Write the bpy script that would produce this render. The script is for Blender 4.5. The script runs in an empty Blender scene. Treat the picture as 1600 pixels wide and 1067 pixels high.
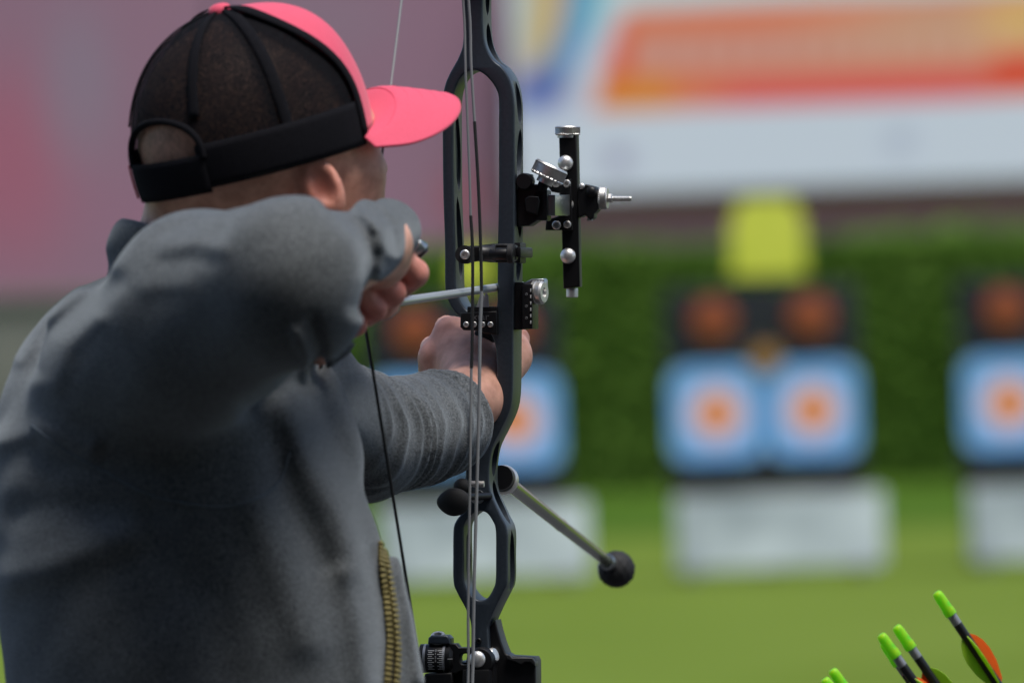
import bpy, bmesh, math, random
import numpy as np
from mathutils import Matrix, Vector

R_ = math.radians
random.seed(4)
scene = bpy.context.scene
COL = scene.collection

# ------------------------------------------------------------------ camera
CAM_H = 1.42
ROLL = R_(2.0)
FPX = 1600 * 300 / 36.0
FOCUS = 8.58
cam_d = bpy.data.cameras.new('camera')
cam_d.lens = 300
cam_d.sensor_width = 36
cam_d.clip_start = 0.1
cam_d.clip_end = 3000
cam_d.dof.use_dof = True
cam_d.dof.focus_distance = FOCUS
cam_d.dof.aperture_fstop = 6.3
cam = bpy.data.objects.new('camera', cam_d)
COL.objects.link(cam)
CC = np.array([0, 0, CAM_H])
CR = np.array([math.cos(ROLL), 0, -math.sin(ROLL)])
CU = np.array([math.sin(ROLL), 0, math.cos(ROLL)])
CF = np.array([0, 1.0, 0])
cam.matrix_world = Matrix(((CR[0], CU[0], -CF[0], CC[0]), (CR[1], CU[1], -CF[1], CC[1]),
                           (CR[2], CU[2], -CF[2], CC[2]), (0, 0, 0, 1)))
scene.camera = cam

# ------------------------------------------------------------------ world, sun, exposure
SUN_EL, SUN_AZ = R_(69), R_(136)          # azimuth from +Y towards +X
world = bpy.data.worlds.new('World')
scene.world = world
world.use_nodes = True
nt = world.node_tree
sky = nt.nodes.new('ShaderNodeTexSky')
sky.sky_type = 'NISHITA'
sky.sun_disc = False
sky.sun_elevation = SUN_EL
sky.sun_rotation = SUN_AZ
sky.air_density = 1.0
sky.dust_density = 2.0
sky.ozone_density = 1.0
bg = nt.nodes['Background']
bg.inputs['Strength'].default_value = 0.066
nt.links.new(sky.outputs[0], bg.inputs['Color'])
sun_d = bpy.data.lights.new('sun', 'SUN')
sun_d.energy = 1.5
sun_d.angle = R_(28)
sun_d.color = (1.0, 0.96, 0.9)
sun = bpy.data.objects.new('sun', sun_d)
COL.objects.link(sun)
sd = Vector((math.sin(SUN_AZ) * math.cos(SUN_EL), math.cos(SUN_AZ) * math.cos(SUN_EL), math.sin(SUN_EL)))
sun.rotation_euler = sd.to_track_quat('Z', 'Y').to_euler()
vs = scene.view_settings
vs.view_transform = 'Standard'
vs.look = 'None'
vs.exposure = 1.18
vs.gamma = 1
scene.cycles.use_denoising = True
scene.cycles.max_bounces = 6
scene.cycles.transparent_max_bounces = 12
scene.cycles.sample_clamp_indirect = 6

# ------------------------------------------------------------------ helpers
def P(px, py, Y):
    "the point at depth Y whose image in the photograph is (px, py)"
    return CC + CF * Y + CR * ((px - 800) * Y / FPX) + CU * ((533.5 - py) * Y / FPX)

def S(px, Y):
    return px * Y / FPX

def project(p):
    q = p - CC
    Y = q @ CF
    return 800 + (q @ CR) / Y * FPX, 533.5 - (q @ CU) / Y * FPX, Y

def smooth(a, b, x):
    t = np.clip((x - a) / (b - a), 0, 1)
    return t * t * (3 - 2 * t)

def tag(o, label, cat, group=None, kind=None):
    if label: o['label'] = label
    if cat: o['category'] = cat
    if group: o['group'] = group
    if kind: o['kind'] = kind
    return o

def link(o, parent=None):
    COL.objects.link(o)
    if parent is not None:
        o.parent = parent
    return o

def empty(name, loc=(0, 0, 0), mat=None):
    o = bpy.data.objects.new(name, None)
    link(o)
    if mat is not None:
        o.matrix_world = mat
    else:
        o.location = loc
    return o

def new_obj(name, me, mat, parent=None, smooth=True):
    if mat is not None:
        me.materials.clear()
        me.materials.append(mat)
    if smooth:
        me.shade_smooth()
    o = bpy.data.objects.new(name, me)
    return link(o, parent)

def from_bm(name, bm, mat, parent=None, smooth=True, angle=None):
    bmesh.ops.recalc_face_normals(bm, faces=bm.faces)
    me = bpy.data.meshes.new(name)
    bm.to_mesh(me)
    bm.free()
    if angle is not None:
        me.shade_smooth()
        me.set_sharp_from_angle(angle=R_(angle))
        smooth = False
    return new_obj(name, me, mat, parent, smooth)

def pydata(name, v, f, mat, parent=None, smooth=True):
    me = bpy.data.meshes.new(name)
    me.from_pydata([tuple(map(float, q)) for q in v], [], [tuple(map(int, q)) for q in f])
    me.validate()
    me.update()
    return new_obj(name, me, mat, parent, smooth)

def frame_from(z):
    z = np.array(z, float); z /= np.linalg.norm(z)
    a = np.array([0, 0, 1.0]) if abs(z[2]) < .9 else np.array([1.0, 0, 0])
    x = np.cross(a, z); x /= np.linalg.norm(x)
    return x, np.cross(z, x), z

def bm_lathe(bm, prof, origin, axis, n=28, cap=True):
    "revolve (radius, height) pairs about an axis"
    x, y, z = frame_from(axis)
    o = np.array(origin, float)
    rings = []
    for r, h in prof:
        rings.append([bm.verts.new(o + z * h + (x * math.cos(2 * math.pi * k / n) + y * math.sin(2 * math.pi * k / n)) * max(r, 1e-5)) for k in range(n)])
    for a, b in zip(rings, rings[1:]):
        for k in range(n):
            bm.faces.new((a[k], a[(k + 1) % n], b[(k + 1) % n], b[k]))
    if cap:
        bm.faces.new(rings[0]); bm.faces.new(rings[-1])

def lathe(name, prof, origin, axis, mat, parent=None, n=28, angle=35):
    bm = bmesh.new()
    bm_lathe(bm, prof, origin, axis, n)
    return from_bm(name, bm, mat, parent, angle=angle)

def bm_tube(bm, pts, radii, n=12):
    pts = [np.array(p, float) for p in pts]
    if not hasattr(radii, '__len__'): radii = [radii] * len(pts)
    rings = []
    x = None
    for i, p in enumerate(pts):
        t = pts[min(i + 1, len(pts) - 1)] - pts[max(i - 1, 0)]
        t /= np.linalg.norm(t)
        if x is None:
            x, y, _ = frame_from(t)
        else:
            x = x - t * (x @ t); x /= np.linalg.norm(x); y = np.cross(t, x)
        rings.append([bm.verts.new(p + (x * math.cos(2 * math.pi * k / n) + y * math.sin(2 * math.pi * k / n)) * radii[i]) for k in range(n)])
    for a, b in zip(rings, rings[1:]):
        for k in range(n):
            bm.faces.new((a[k], a[(k + 1) % n], b[(k + 1) % n], b[k]))
    bm.faces.new(rings[0]); bm.faces.new(rings[-1])

def tube(name, pts, radii, mat, parent=None, n=12):
    bm = bmesh.new()
    bm_tube(bm, pts, radii, n)
    return from_bm(name, bm, mat, parent, angle=50)

def bm_box(bm, c, ax, half, bev=0.0, seg=2):
    "box with axes ax (3 vectors), half sizes, bevelled"
    b2 = bmesh.new()
    bmesh.ops.create_cube(b2, size=2)
    for v in b2.verts:
        v.co = Vector((v.co.x * half[0], v.co.y * half[1], v.co.z * half[2]))
    if bev > 0:
        bmesh.ops.bevel(b2, geom=b2.edges[:], offset=bev, segments=seg, affect='EDGES', profile=.6)
    M = Matrix(((ax[0][0], ax[1][0], ax[2][0], c[0]), (ax[0][1], ax[1][1], ax[2][1], c[1]), (ax[0][2], ax[1][2], ax[2][2], c[2]), (0, 0, 0, 1)))
    b2.transform(M)
    me = bpy.data.meshes.new('tmp'); b2.to_mesh(me); b2.free()
    bm.from_mesh(me); bpy.data.meshes.remove(me)

AX = ((1, 0, 0), (0, 1, 0), (0, 0, 1))
def box(name, c, half, mat, parent=None, bev=.001, ax=AX, seg=2):
    bm = bmesh.new()
    bm_box(bm, c, ax, half, bev, seg)
    return from_bm(name, bm, mat, parent, angle=35)

def catmull(pts, n=6, closed=True):
    pts = [np.array(p, float) for p in pts]
    N = len(pts); out = []
    for i in range(N if closed else N - 1):
        g = (lambda k: pts[k % N]) if closed else (lambda k: pts[min(max(k, 0), N - 1)])
        p0, p1, p2, p3 = g(i - 1), g(i), g(i + 1), g(i + 2)
        for j in range(n):
            t = j / n
            out.append(.5 * ((2 * p1) + (-p0 + p2) * t + (2 * p0 - 5 * p1 + 4 * p2 - p3) * t * t + (-p0 + 3 * p1 - 3 * p2 + p3) * t ** 3))
    if not closed: out.append(pts[-1])
    return out

def plate_mesh(loops, depth, bevel, to3=None):
    "mesh of a filled 2-D outline with holes, thickness depth about z = 0, bevelled edges"
    cu = bpy.data.curves.new('plate', 'CURVE')
    cu.dimensions = '2D'
    cu.fill_mode = 'BOTH'
    cu.extrude = max(depth / 2 - bevel, 1e-5)
    cu.bevel_depth = bevel
    cu.bevel_resolution = 2
    cu.offset = -bevel
    for lp in loops:
        sp = cu.splines.new('POLY')
        sp.points.add(len(lp) - 1)
        for q, p in zip(sp.points, lp):
            q.co = (p[0], p[1], 0, 1)
        sp.use_cyclic_u = True
    o = bpy.data.objects.new('plate', cu)
    COL.objects.link(o)
    dg = bpy.context.evaluated_depsgraph_get()
    me = bpy.data.meshes.new_from_object(o.evaluated_get(dg))
    bpy.data.objects.remove(o); bpy.data.curves.remove(cu)
    if to3 is not None:
        n = len(me.vertices)
        a = np.empty(n * 3); me.vertices.foreach_get('co', a)
        a = a.reshape(-1, 3)
        me.vertices.foreach_set('co', np.ascontiguousarray(to3(a)).ravel())
    return me

# ------------------------------------------------------------------ materials
def mat(name, col, rough=.6, metal=0.0, **kw):
    m = bpy.data.materials.new(name)
    m.use_nodes = True
    b = m.node_tree.nodes['Principled BSDF']
    b.inputs['Base Color'].default_value = (*col, 1)
    b.inputs['Roughness'].default_value = rough
    b.inputs['Metallic'].default_value = metal
    for k, v in kw.items():
        b.inputs[k.replace('_', ' ')].default_value = v
    return m

def N(m, t):
    return m.node_tree.nodes.new(t)

def L(m, a, b):
    m.node_tree.links.new(a, b)

def noise_mix(m, scale, c1, c2, lo=.3, hi=.7, detail=4, bump=0, coords='Object', bump_scale=None, bump_dist=.001):
    b = m.node_tree.nodes['Principled BSDF']
    tc = N(m, 'ShaderNodeTexCoord')
    nz = N(m, 'ShaderNodeTexNoise')
    nz.inputs['Scale'].default_value = scale
    nz.inputs['Detail'].default_value = detail
    L(m, tc.outputs[coords], nz.inputs['Vector'])
    rp = N(m, 'ShaderNodeValToRGB')
    rp.color_ramp.elements[0].position = lo
    rp.color_ramp.elements[1].position = hi
    rp.color_ramp.elements[0].color = (*c1, 1)
    rp.color_ramp.elements[1].color = (*c2, 1)
    L(m, nz.outputs['Fac'], rp.inputs['Fac'])
    L(m, rp.outputs['Color'], b.inputs['Base Color'])
    if bump:
        n2 = N(m, 'ShaderNodeTexNoise')
        n2.inputs['Scale'].default_value = bump_scale or scale
        n2.inputs['Detail'].default_value = 3
        L(m, tc.outputs[coords], n2.inputs['Vector'])
        bp = N(m, 'ShaderNodeBump')
        bp.inputs['Strength'].default_value = bump
        bp.inputs['Distance'].default_value = bump_dist
        L(m, n2.outputs['Fac'], bp.inputs['Height'])
        L(m, bp.outputs['Normal'], b.inputs['Normal'])
    return rp

M = {}
M['grass'] = mat('grass_field', (.1, .17, .03), .95, Specular_IOR_Level=.05)
noise_mix(M['grass'], .35, (.098, .150, .016), (.134, .192, .028), detail=9)
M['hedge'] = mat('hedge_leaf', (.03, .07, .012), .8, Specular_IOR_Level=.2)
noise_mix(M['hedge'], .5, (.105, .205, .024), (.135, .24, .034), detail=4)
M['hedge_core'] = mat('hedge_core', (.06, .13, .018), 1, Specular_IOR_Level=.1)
M['mauve'] = mat('mauve_fabric', (.3, .17, .24), .9)
M['concrete'] = mat('grey_concrete', (.16, .16, .13), .9)
noise_mix(M['concrete'], 1.2, (.12, .12, .10), (.19, .19, .165), detail=6)
M['steel'] = mat('galvanised_steel', (.3, .31, .32), .5, .8)
M['white_board'] = mat('white_board', (.5, .55, .57), .6)
noise_mix(M['white_board'], 3.0, (.40, .44, .49), (.70, .74, .80), detail=1, lo=.35, hi=.65)
M['yellow'] = mat('yellow_plate', (.62, .62, .07), .6)
noise_mix(M['yellow'], 2.5, (.62, .66, .045), (.76, .74, .10), detail=2)
M['foam'] = mat('black_foam', (.012, .014, .024), .9)
noise_mix(M['foam'], 6, (.009, .011, .02), (.02, .022, .034), detail=4)
M['rust'] = mat('rust_insert', (.3, .07, .025), .9)
noise_mix(M['rust'], 14, (.22, .05, .018), (.34, .085, .028), detail=4)
M['tan'] = mat('tan_insert', (.34, .17, .045), .9)
M['wood'] = mat('wood_post', (.12, .075, .04), .8)
noise_mix(M['wood'], 9, (.09, .055, .03), (.16, .10, .055), detail=6)

# jacket: marled fleece
m = M['jacket'] = mat('grey_fleece', (.09, .105, .125), 1.0, Sheen_Weight=.5, Sheen_Roughness=.45, Specular_IOR_Level=.1)
m.node_tree.nodes['Principled BSDF'].inputs['Sheen Tint'].default_value = (.6, .68, .75, 1)
rp_j = noise_mix(m, 520, (.050, .055, .059), (.168, .181, .189), lo=.32, hi=.70, detail=5, bump=.6, bump_scale=620, bump_dist=.0018)
n3 = N(m, 'ShaderNodeTexNoise'); n3.inputs['Scale'].default_value = 95; n3.inputs['Detail'].default_value = 4
tc_ = N(m, 'ShaderNodeTexCoord'); L(m, tc_.outputs['Object'], n3.inputs['Vector'])
r3 = N(m, 'ShaderNodeValToRGB'); r3.color_ramp.elements[0].position = .35; r3.color_ramp.elements[1].position = .65
r3.color_ramp.elements[0].color = (.95, .95, .95, 1); r3.color_ramp.elements[1].color = (1.05, 1.05, 1.05, 1)
mxj = N(m, 'ShaderNodeMix'); mxj.data_type = 'RGBA'; mxj.blend_type = 'MULTIPLY'; mxj.inputs[0].default_value = 1
L(m, n3.outputs['Fac'], r3.inputs['Fac']); L(m, rp_j.outputs['Color'], mxj.inputs[6]); L(m, r3.outputs['Color'], mxj.inputs[7])
L(m, mxj.outputs[2], m.node_tree.nodes['Principled BSDF'].inputs['Base Color'])
M['seam'] = mat('fleece_seam', (.12, .145, .165), .95)
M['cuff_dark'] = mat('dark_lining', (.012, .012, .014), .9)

def skin_material(name):
    m = mat(name, (.55, .3, .22), .5, Subsurface_Weight=.12, Subsurface_Scale=.01)
    m.node_tree.nodes['Principled BSDF'].inputs['Subsurface Radius'].default_value = (1, .35, .2)
    b = m.node_tree.nodes['Principled BSDF']
    at = N(m, 'ShaderNodeVertexColor'); at.layer_name = 'Col'
    tc = N(m, 'ShaderNodeTexCoord')
    nz = N(m, 'ShaderNodeTexNoise'); nz.inputs['Scale'].default_value = 60; nz.inputs['Detail'].default_value = 5
    L(m, tc.outputs['Object'], nz.inputs['Vector'])
    mx = N(m, 'ShaderNodeMix'); mx.data_type = 'RGBA'; mx.blend_type = 'MULTIPLY'
    rp = N(m, 'ShaderNodeValToRGB')
    rp.color_ramp.elements[0].position = .3; rp.color_ramp.elements[0].color = (.74, .66, .63, 1)
    rp.color_ramp.elements[1].position = .7; rp.color_ramp.elements[1].color = (1.14, 1.14, 1.14, 1)
    L(m, nz.outputs['Fac'], rp.inputs['Fac'])
    mx.inputs[0].default_value = 1
    L(m, at.outputs['Color'], mx.inputs[6]); L(m, rp.outputs['Color'], mx.inputs[7])
    L(m, mx.outputs[2], b.inputs['Base Color'])
    vo = N(m, 'ShaderNodeTexVoronoi'); vo.inputs['Scale'].default_value = 700
    L(m, tc.outputs['Object'], vo.inputs['Vector'])
    bp = N(m, 'ShaderNodeBump'); bp.inputs['Strength'].default_value = .18; bp.inputs['Distance'].default_value = .0006
    L(m, vo.outputs['Distance'], bp.inputs['Height']); L(m, bp.outputs['Normal'], b.inputs['Normal'])
    return m
M['skin'] = skin_material('skin')
M['pink'] = mat('pink_cap_cloth', (.80, .075, .13), .75, Sheen_Weight=.2)
noise_mix(M['pink'], 900, (.66, .055, .115), (.78, .088, .165), detail=2, bump=.2, bump_scale=1200, bump_dist=.0006)
M['black_cloth'] = mat('black_cap_cloth', (.007, .007, .009), .95, Specular_IOR_Level=.12)
noise_mix(M['black_cloth'], 500, (.004, .004, .006), (.009, .009, .012), bump=.2, bump_scale=900, bump_dist=.0006)
m = M['mesh'] = mat('black_cap_mesh', (.006, .006, .008), .9, Specular_IOR_Level=.1)
b = m.node_tree.nodes['Principled BSDF']
tr = N(m, 'ShaderNodeBsdfTransparent'); ms = N(m, 'ShaderNodeMixShader')
# woven net: open cells between threads
tc = N(m, 'ShaderNodeTexCoord'); vo = N(m, 'ShaderNodeTexVoronoi'); vo.feature = 'DISTANCE_TO_EDGE'; vo.inputs['Scale'].default_value = 900
L(m, tc.outputs['Object'], vo.inputs['Vector'])
gt = N(m, 'ShaderNodeMath'); gt.operation = 'LESS_THAN'; gt.inputs[1].default_value = .225
L(m, vo.outputs['Distance'], gt.inputs[0])
L(m, gt.outputs[0], ms.inputs[0]); L(m, tr.outputs[0], ms.inputs[1]); L(m, b.outputs[0], ms.inputs[2])
L(m, ms.outputs[0], m.node_tree.nodes['Material Output'].inputs['Surface'])
M['red_tab'] = mat('red_tab', (.35, .012, .02), .7)
M['trousers'] = mat('dark_trousers', (.02, .022, .028), .9)
M['shoe'] = mat('shoe_leather', (.03, .03, .03), .6)

M['riser'] = mat('slate_anodised', (.04, .05, .066), .38, .35)
noise_mix(M['riser'], 300, (.032, .042, .056), (.041, .053, .070), detail=2)
M['black_metal'] = mat('black_anodised', (.006, .006, .007), .42, .0, Specular_IOR_Level=.3)
M['black_plastic'] = mat('black_plastic', (.012, .012, .013), .45)
M['rubber'] = mat('black_rubber', (.01, .01, .011), .75)
M['silver'] = mat('brushed_silver', (.6, .6, .58), .42, .9)
noise_mix(M['silver'], 200, (.56, .55, .53), (.72, .71, .69), detail=2)
M['bright'] = mat('satin_steel', (.78, .77, .75), .38, .8)
M['alloy'] = mat('raw_alloy', (.42, .45, .46), .32, 1.0)
M['brass'] = mat('brass_teeth', (.30, .25, .10), .5, .6)
M['tape'] = mat('zip_tape', (.02, .018, .014), .9)
M['string_grey'] = mat('string_grey', (.22, .23, .24), .7)
M['string_black'] = mat('string_serving', (.012, .012, .013), .7)
M['rod'] = mat('olive_carbon_rod', (.10, .115, .06), .25, .3, Coat_Weight=.5)
M['arrow_grey'] = mat('silver_arrow_shaft', (.42, .45, .47), .35, .4)
M['arrow_black'] = mat('black_arrow_shaft', (.012, .013, .014), .4)
M['pin_grey'] = mat('alloy_pin', (.34, .35, .37), .4, .6)
M['nock'] = mat('neon_green_nock', (.22, .85, .035), .4, Subsurface_Weight=.2)
noise_mix(M['nock'], 110, (.16, .82, .05), (.60, .92, .03), detail=1)
M['vane_orange'] = mat('orange_vane', (.85, .14, .01), .5)
M['vane_green'] = mat('lime_vane', (.42, .66, .05), .5)
for k_, c_ in (('vane_orange', (.95, .17, .008)), ('vane_green', (.50, .78, .05)), ('nock', None)):
    m = M[k_]; b = m.node_tree.nodes['Principled BSDF']
    tl_ = N(m, 'ShaderNodeBsdfTranslucent'); mx_ = N(m, 'ShaderNodeMixShader'); mx_.inputs[0].default_value = .45
    if c_:
        b.inputs['Base Color'].default_value = (*c_, 1); tl_.inputs['Color'].default_value = (*c_, 1)
    else:
        tl_.inputs['Color'].default_value = (.4, .95, .05, 1)
    L(m, b.outputs[0], mx_.inputs[1]); L(m, tl_.outputs[0], mx_.inputs[2])
    L(m, mx_.outputs[0], m.node_tree.nodes['Material Output'].inputs['Surface'])
M['tick'] = mat('white_print', (.5, .5, .5), .6)
M['dim_print'] = mat('grey_engraving', (.10, .10, .105), .6)

# ------------------------------------------------------------------ signed distance surface builder
def seg_d(p, a, b):
    ba = b - a
    t = np.clip(((p - a) @ ba) / (ba @ ba), 0, 1)
    return t, np.linalg.norm(p - (a + t[:, None] * ba), axis=1)

def cone(a, b, ra, rb):
    a = np.array(a, np.float32); b = np.array(b, np.float32)
    def f(p):
        t, d = seg_d(p, a, b)
        return d - (ra + (rb - ra) * t)
    return f

def ell(c, r, axes=None):
    c = np.array(c, np.float32); r = np.array(r, np.float32)
    A = np.eye(3, dtype=np.float32) if axes is None else np.array(axes, np.float32)
    def f(p):
        q = (p - c) @ A.T
        k0 = np.linalg.norm(q / r, axis=1)
        k1 = np.linalg.norm(q / (r * r), axis=1) + 1e-9
        return k0 * (k0 - 1) / k1
    return f

def smin(a, b, k):
    h = np.clip(.5 + .5 * (b - a) / k, 0, 1)
    return b + (a - b) * h - k * h * (1 - h)

def smax(a, b, k):
    return -smin(-a, -b, k)

def blend(parts):
    "parts: list of (function, blend radius)"
    def f(p):
        d = parts[0][0](p)
        for g, k in parts[1:]:
            d = smin(d, g(p), k)
        return d
    return f

def net_surface(f, lo, hi, h):
    lo = np.array(lo, float); hi = np.array(hi, float)
    F = 4
    nb = np.ceil((hi - lo) / (h * F)).astype(int)
    def ev(pts):
        out = np.empty(len(pts), np.float32)
        for i in range(0, len(pts), 400000):
            out[i:i + 400000] = f(pts[i:i + 400000].astype(np.float32))
        return out
    # block centres
    gx = [lo[i] + (np.arange(nb[i]) + .5) * h * F for i in range(3)]
    G = np.stack(np.meshgrid(*gx, indexing='ij'), -1).reshape(-1, 3)
    cv = ev(G).reshape(nb)
    n = nb * F
    V = np.repeat(np.repeat(np.repeat(cv, F, 0), F, 1), F, 2).astype(np.float32)
    act = np.argwhere(np.abs(cv) < h * F * 1.5)
    off = np.stack(np.meshgrid(*[np.arange(F)] * 3, indexing='ij'), -1).reshape(-1, 3)
    idx = (act[:, None, :] * F + off[None]).reshape(-1, 3)
    V[idx[:, 0], idx[:, 1], idx[:, 2]] = ev(lo + (idx + .5) * h)
    s = V < 0
    # cells with mixed corners
    sm = s[:-1, :-1, :-1].astype(np.int8)
    tot = np.zeros(sm.shape, np.int8)
    cor = [(i, j, k) for i in (0, 1) for j in (0, 1) for k in (0, 1)]
    for i, j, k in cor:
        tot += s[i:n[0] - 1 + i, j:n[1] - 1 + j, k:n[2] - 1 + k]
    cells = np.argwhere((tot > 0) & (tot < 8))
    cid = np.full(sm.shape, -1, np.int32)
    cid[cells[:, 0], cells[:, 1], cells[:, 2]] = np.arange(len(cells))
    val = np.stack([V[cells[:, 0] + i, cells[:, 1] + j, cells[:, 2] + k] for i, j, k in cor], 1)
    acc = np.zeros((len(cells), 3)); cnt = np.zeros(len(cells))
    for ai, a in enumerate(cor):
        for bi, b_ in enumerate(cor):
            if bi > ai and sum(abs(a[q] - b_[q]) for q in range(3)) == 1:
                va, vb = val[:, ai], val[:, bi]
                mk = (va < 0) != (vb < 0)
                t = np.where(mk, va / np.where(mk, va - vb, 1), 0)
                pt = np.array(a)[None] + t[:, None] * (np.array(b_) - np.array(a))[None]
                acc += pt * mk[:, None]; cnt += mk
    verts = lo + (cells + acc / cnt[:, None] + .5) * h
    faces = []
    for ax in range(3):
        u, v = (ax + 1) % 3, (ax + 2) % 3
        sl0 = [slice(None)] * 3; sl1 = [slice(None)] * 3
        sl0[ax] = slice(0, -1); sl1[ax] = slice(1, None)
        ch = s[tuple(sl0)] != s[tuple(sl1)]
        e = np.argwhere(ch)
        e = e[(e[:, u] > 0) & (e[:, v] > 0) & (e[:, u] < n[u] - 1) & (e[:, v] < n[v] - 1)]
        du = np.zeros(3, int); du[u] = 1
        dv = np.zeros(3, int); dv[v] = 1
        q = [e - du - dv, e - dv, e, e - du]
        ids = np.stack([cid[c[:, 0], c[:, 1], c[:, 2]] for c in q], 1)
        flip = ~s[e[:, 0], e[:, 1], e[:, 2]]
        ids[flip] = ids[flip][:, ::-1]
        faces.append(ids)
    faces = np.concatenate(faces)
    faces = faces[(faces >= 0).all(1)]
    return verts, faces

def fast_mesh(name, v, f):
    me = bpy.data.meshes.new(name)
    me.vertices.add(len(v)); me.vertices.foreach_set('co', v.astype(np.float32).ravel())
    me.loops.add(f.size); me.loops.foreach_set('vertex_index', f.astype(np.int32).ravel())
    me.polygons.add(len(f))
    me.polygons.foreach_set('loop_start', np.arange(0, f.size, 4, dtype=np.int32))
    me.update(calc_edges=True)
    me.validate()
    return me

def set_col(me, cols):
    a = me.color_attributes.new('Col', 'FLOAT_COLOR', 'POINT')
    c = np.ones((len(me.vertices), 4), np.float32); c[:, :3] = cols
    a.data.foreach_set('color', c.ravel())

def ray_hit(f, px, py, Y0=6.8, Y1=9.2):
    "first point of the surface f met by the line of sight through (px, py)"
    d = P(px, py, 1.0) - CC
    t = Y0
    for _ in range(200):
        p = CC + d * t
        v = float(f(p[None])[0])
        if v < .0004: return p
        t += max(v * .7, .0004)
        if t > Y1: return None
    return CC + d * t

def grad(f, p, e=.002):
    g = np.array([float(f((p + e * q)[None])[0] - f((p - e * q)[None])[0]) for q in np.eye(3)])
    return g / (np.linalg.norm(g) + 1e-9)

# ================================================================== SETTING
# ground: one sheet to the horizon
gv, gf = [], []
xs = [-1500, -200, -60, -30, -15, -8, -4, 0, 4, 8, 15, 30, 60, 200, 1500]
ys = [-300, -50, 0, 5, 10, 20, 30, 40, 50, 60, 70, 80, 95, 120, 250, 2000]
for y in ys:
    for x in xs:
        gv.append((x, y, 0 if -20 < y < 30 else .0))
for j in range(len(ys) - 1):
    for i in range(len(xs) - 1):
        a = j * len(xs) + i
        gf.append((a, a + 1, a + 1 + len(xs), a + len(xs)))
g = pydata('ground', gv, gf, M['grass'], smooth=False)
tag(g, 'mown light green grass field running up to the target line', 'grass', kind='structure')

M['bounce_strip_grey'] = mat('bounce_strip_grey', (.05, .05, .052), .9)
noise_mix(M['bounce_strip_grey'], 40, (.04, .04, .042), (.065, .065, .066), detail=6)
pv = pydata('bounce_strip', [(-40, -12, .004), (40, -12, .004), (40, 17, .004), (-40, 17, .004)], [(0, 1, 2, 3)], M['bounce_strip_grey'], smooth=False)  # unseen dark strip, added to cut green light bounced off the grass
tag(pv, 'dark ground strip, unseen, added to keep green grass bounce off the archer', 'bounce_strip', kind='structure')

# grey concrete wall at the far side, left end
YW = 76.0
wx0, wx1 = -28.0, P(270, 0, YW)[0]
wall = box('concrete_wall', ((wx0 + wx1) / 2, YW, .95), ((wx1 - wx0) / 2, .15, .95), M['concrete'], bev=.02)
tag(wall, 'low grey concrete wall behind the archer, ending beside the green hedge', 'wall')
cp = box('coping', ((wx0 + wx1) / 2, YW, 1.95), ((wx1 - wx0) / 2 + .03, .2, .05), M['concrete'], wall, bev=.02)
cp.matrix_parent_inverse = Matrix.Identity(4)

# unseen roof and wall added around the camera to shade camera-facing sides
M['shade_boards'] = mat('shade_rig_boards', (.035, .037, .04), .9)
noise_mix(M['shade_boards'], 1.5, (.028, .03, .032), (.045, .047, .05), detail=5)
shade_rig = empty('shade_canopy', (-2, 0, 0))
tag(shade_rig, 'dark roof and wall, unseen, added to shade what faces the camera', 'shade_canopy')
for k in range(6):
    box('shade_wall', (-12.5 + k * 5, -6, 2.1), (2.48, .06, 2.1), M['shade_boards'], shade_rig, bev=.01)
    box('shade_roof', (-12.5 + k * 5, -.4, 4.35), (2.48, 5.8, .04), M['shade_boards'], shade_rig, bev=.01)
for k in range(4):
    tube('post', [(-14.5 + k * 9.6, 5.2, 0), (-14.5 + k * 9.6, 5.2, 4.3)], .05, M['steel'], shade_rig, 12)

# clipped hedge behind the targets
YH = 72.0
hx0, hx1, hh = P(215, 0, YH)[0], 16.0, 2.18
hedge = empty('hedge', ((hx0 + hx1) / 2, YH, 0))
tag(hedge, 'long clipped dark green hedge behind the row of archery targets', 'hedge')
rs = np.random.RandomState(3)
bm = bmesh.new()
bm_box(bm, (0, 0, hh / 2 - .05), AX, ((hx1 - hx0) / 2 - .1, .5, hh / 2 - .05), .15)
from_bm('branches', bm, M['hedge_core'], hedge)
nl = 90000
side = rs.rand(nl)
lx = rs.uniform(-(hx1 - hx0) / 2, (hx1 - hx0) / 2, nl)
lz = rs.uniform(.02, hh, nl); ly = np.full(nl, -.56) + rs.normal(0, .05, nl)
top = side > .78
lz[top] = hh - .08 + rs.normal(0, .05, top.sum()) + .05 * np.sin(lx[top] * 1.7); ly[top] = rs.uniform(-.6, .6, top.sum())
c = np.stack([lx, ly, lz], 1)
a1 = rs.normal(size=(nl, 3)); a1 /= np.linalg.norm(a1, axis=1)[:, None]
a2 = rs.normal(size=(nl, 3)); a2 -= a1 * (a1 * a2).sum(1)[:, None]; a2 /= np.linalg.norm(a2, axis=1)[:, None]
sz = rs.uniform(.03, .06, nl)[:, None]
vv = np.stack([c - a1 * sz, c + a2 * sz * .55, c + a1 * sz, c - a2 * sz * .55], 1).reshape(-1, 3)
me = fast_mesh('leaves', vv, np.arange(nl * 4).reshape(-1, 4))
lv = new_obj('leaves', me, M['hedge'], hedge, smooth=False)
lv['kind'] = 'stuff'

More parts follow.
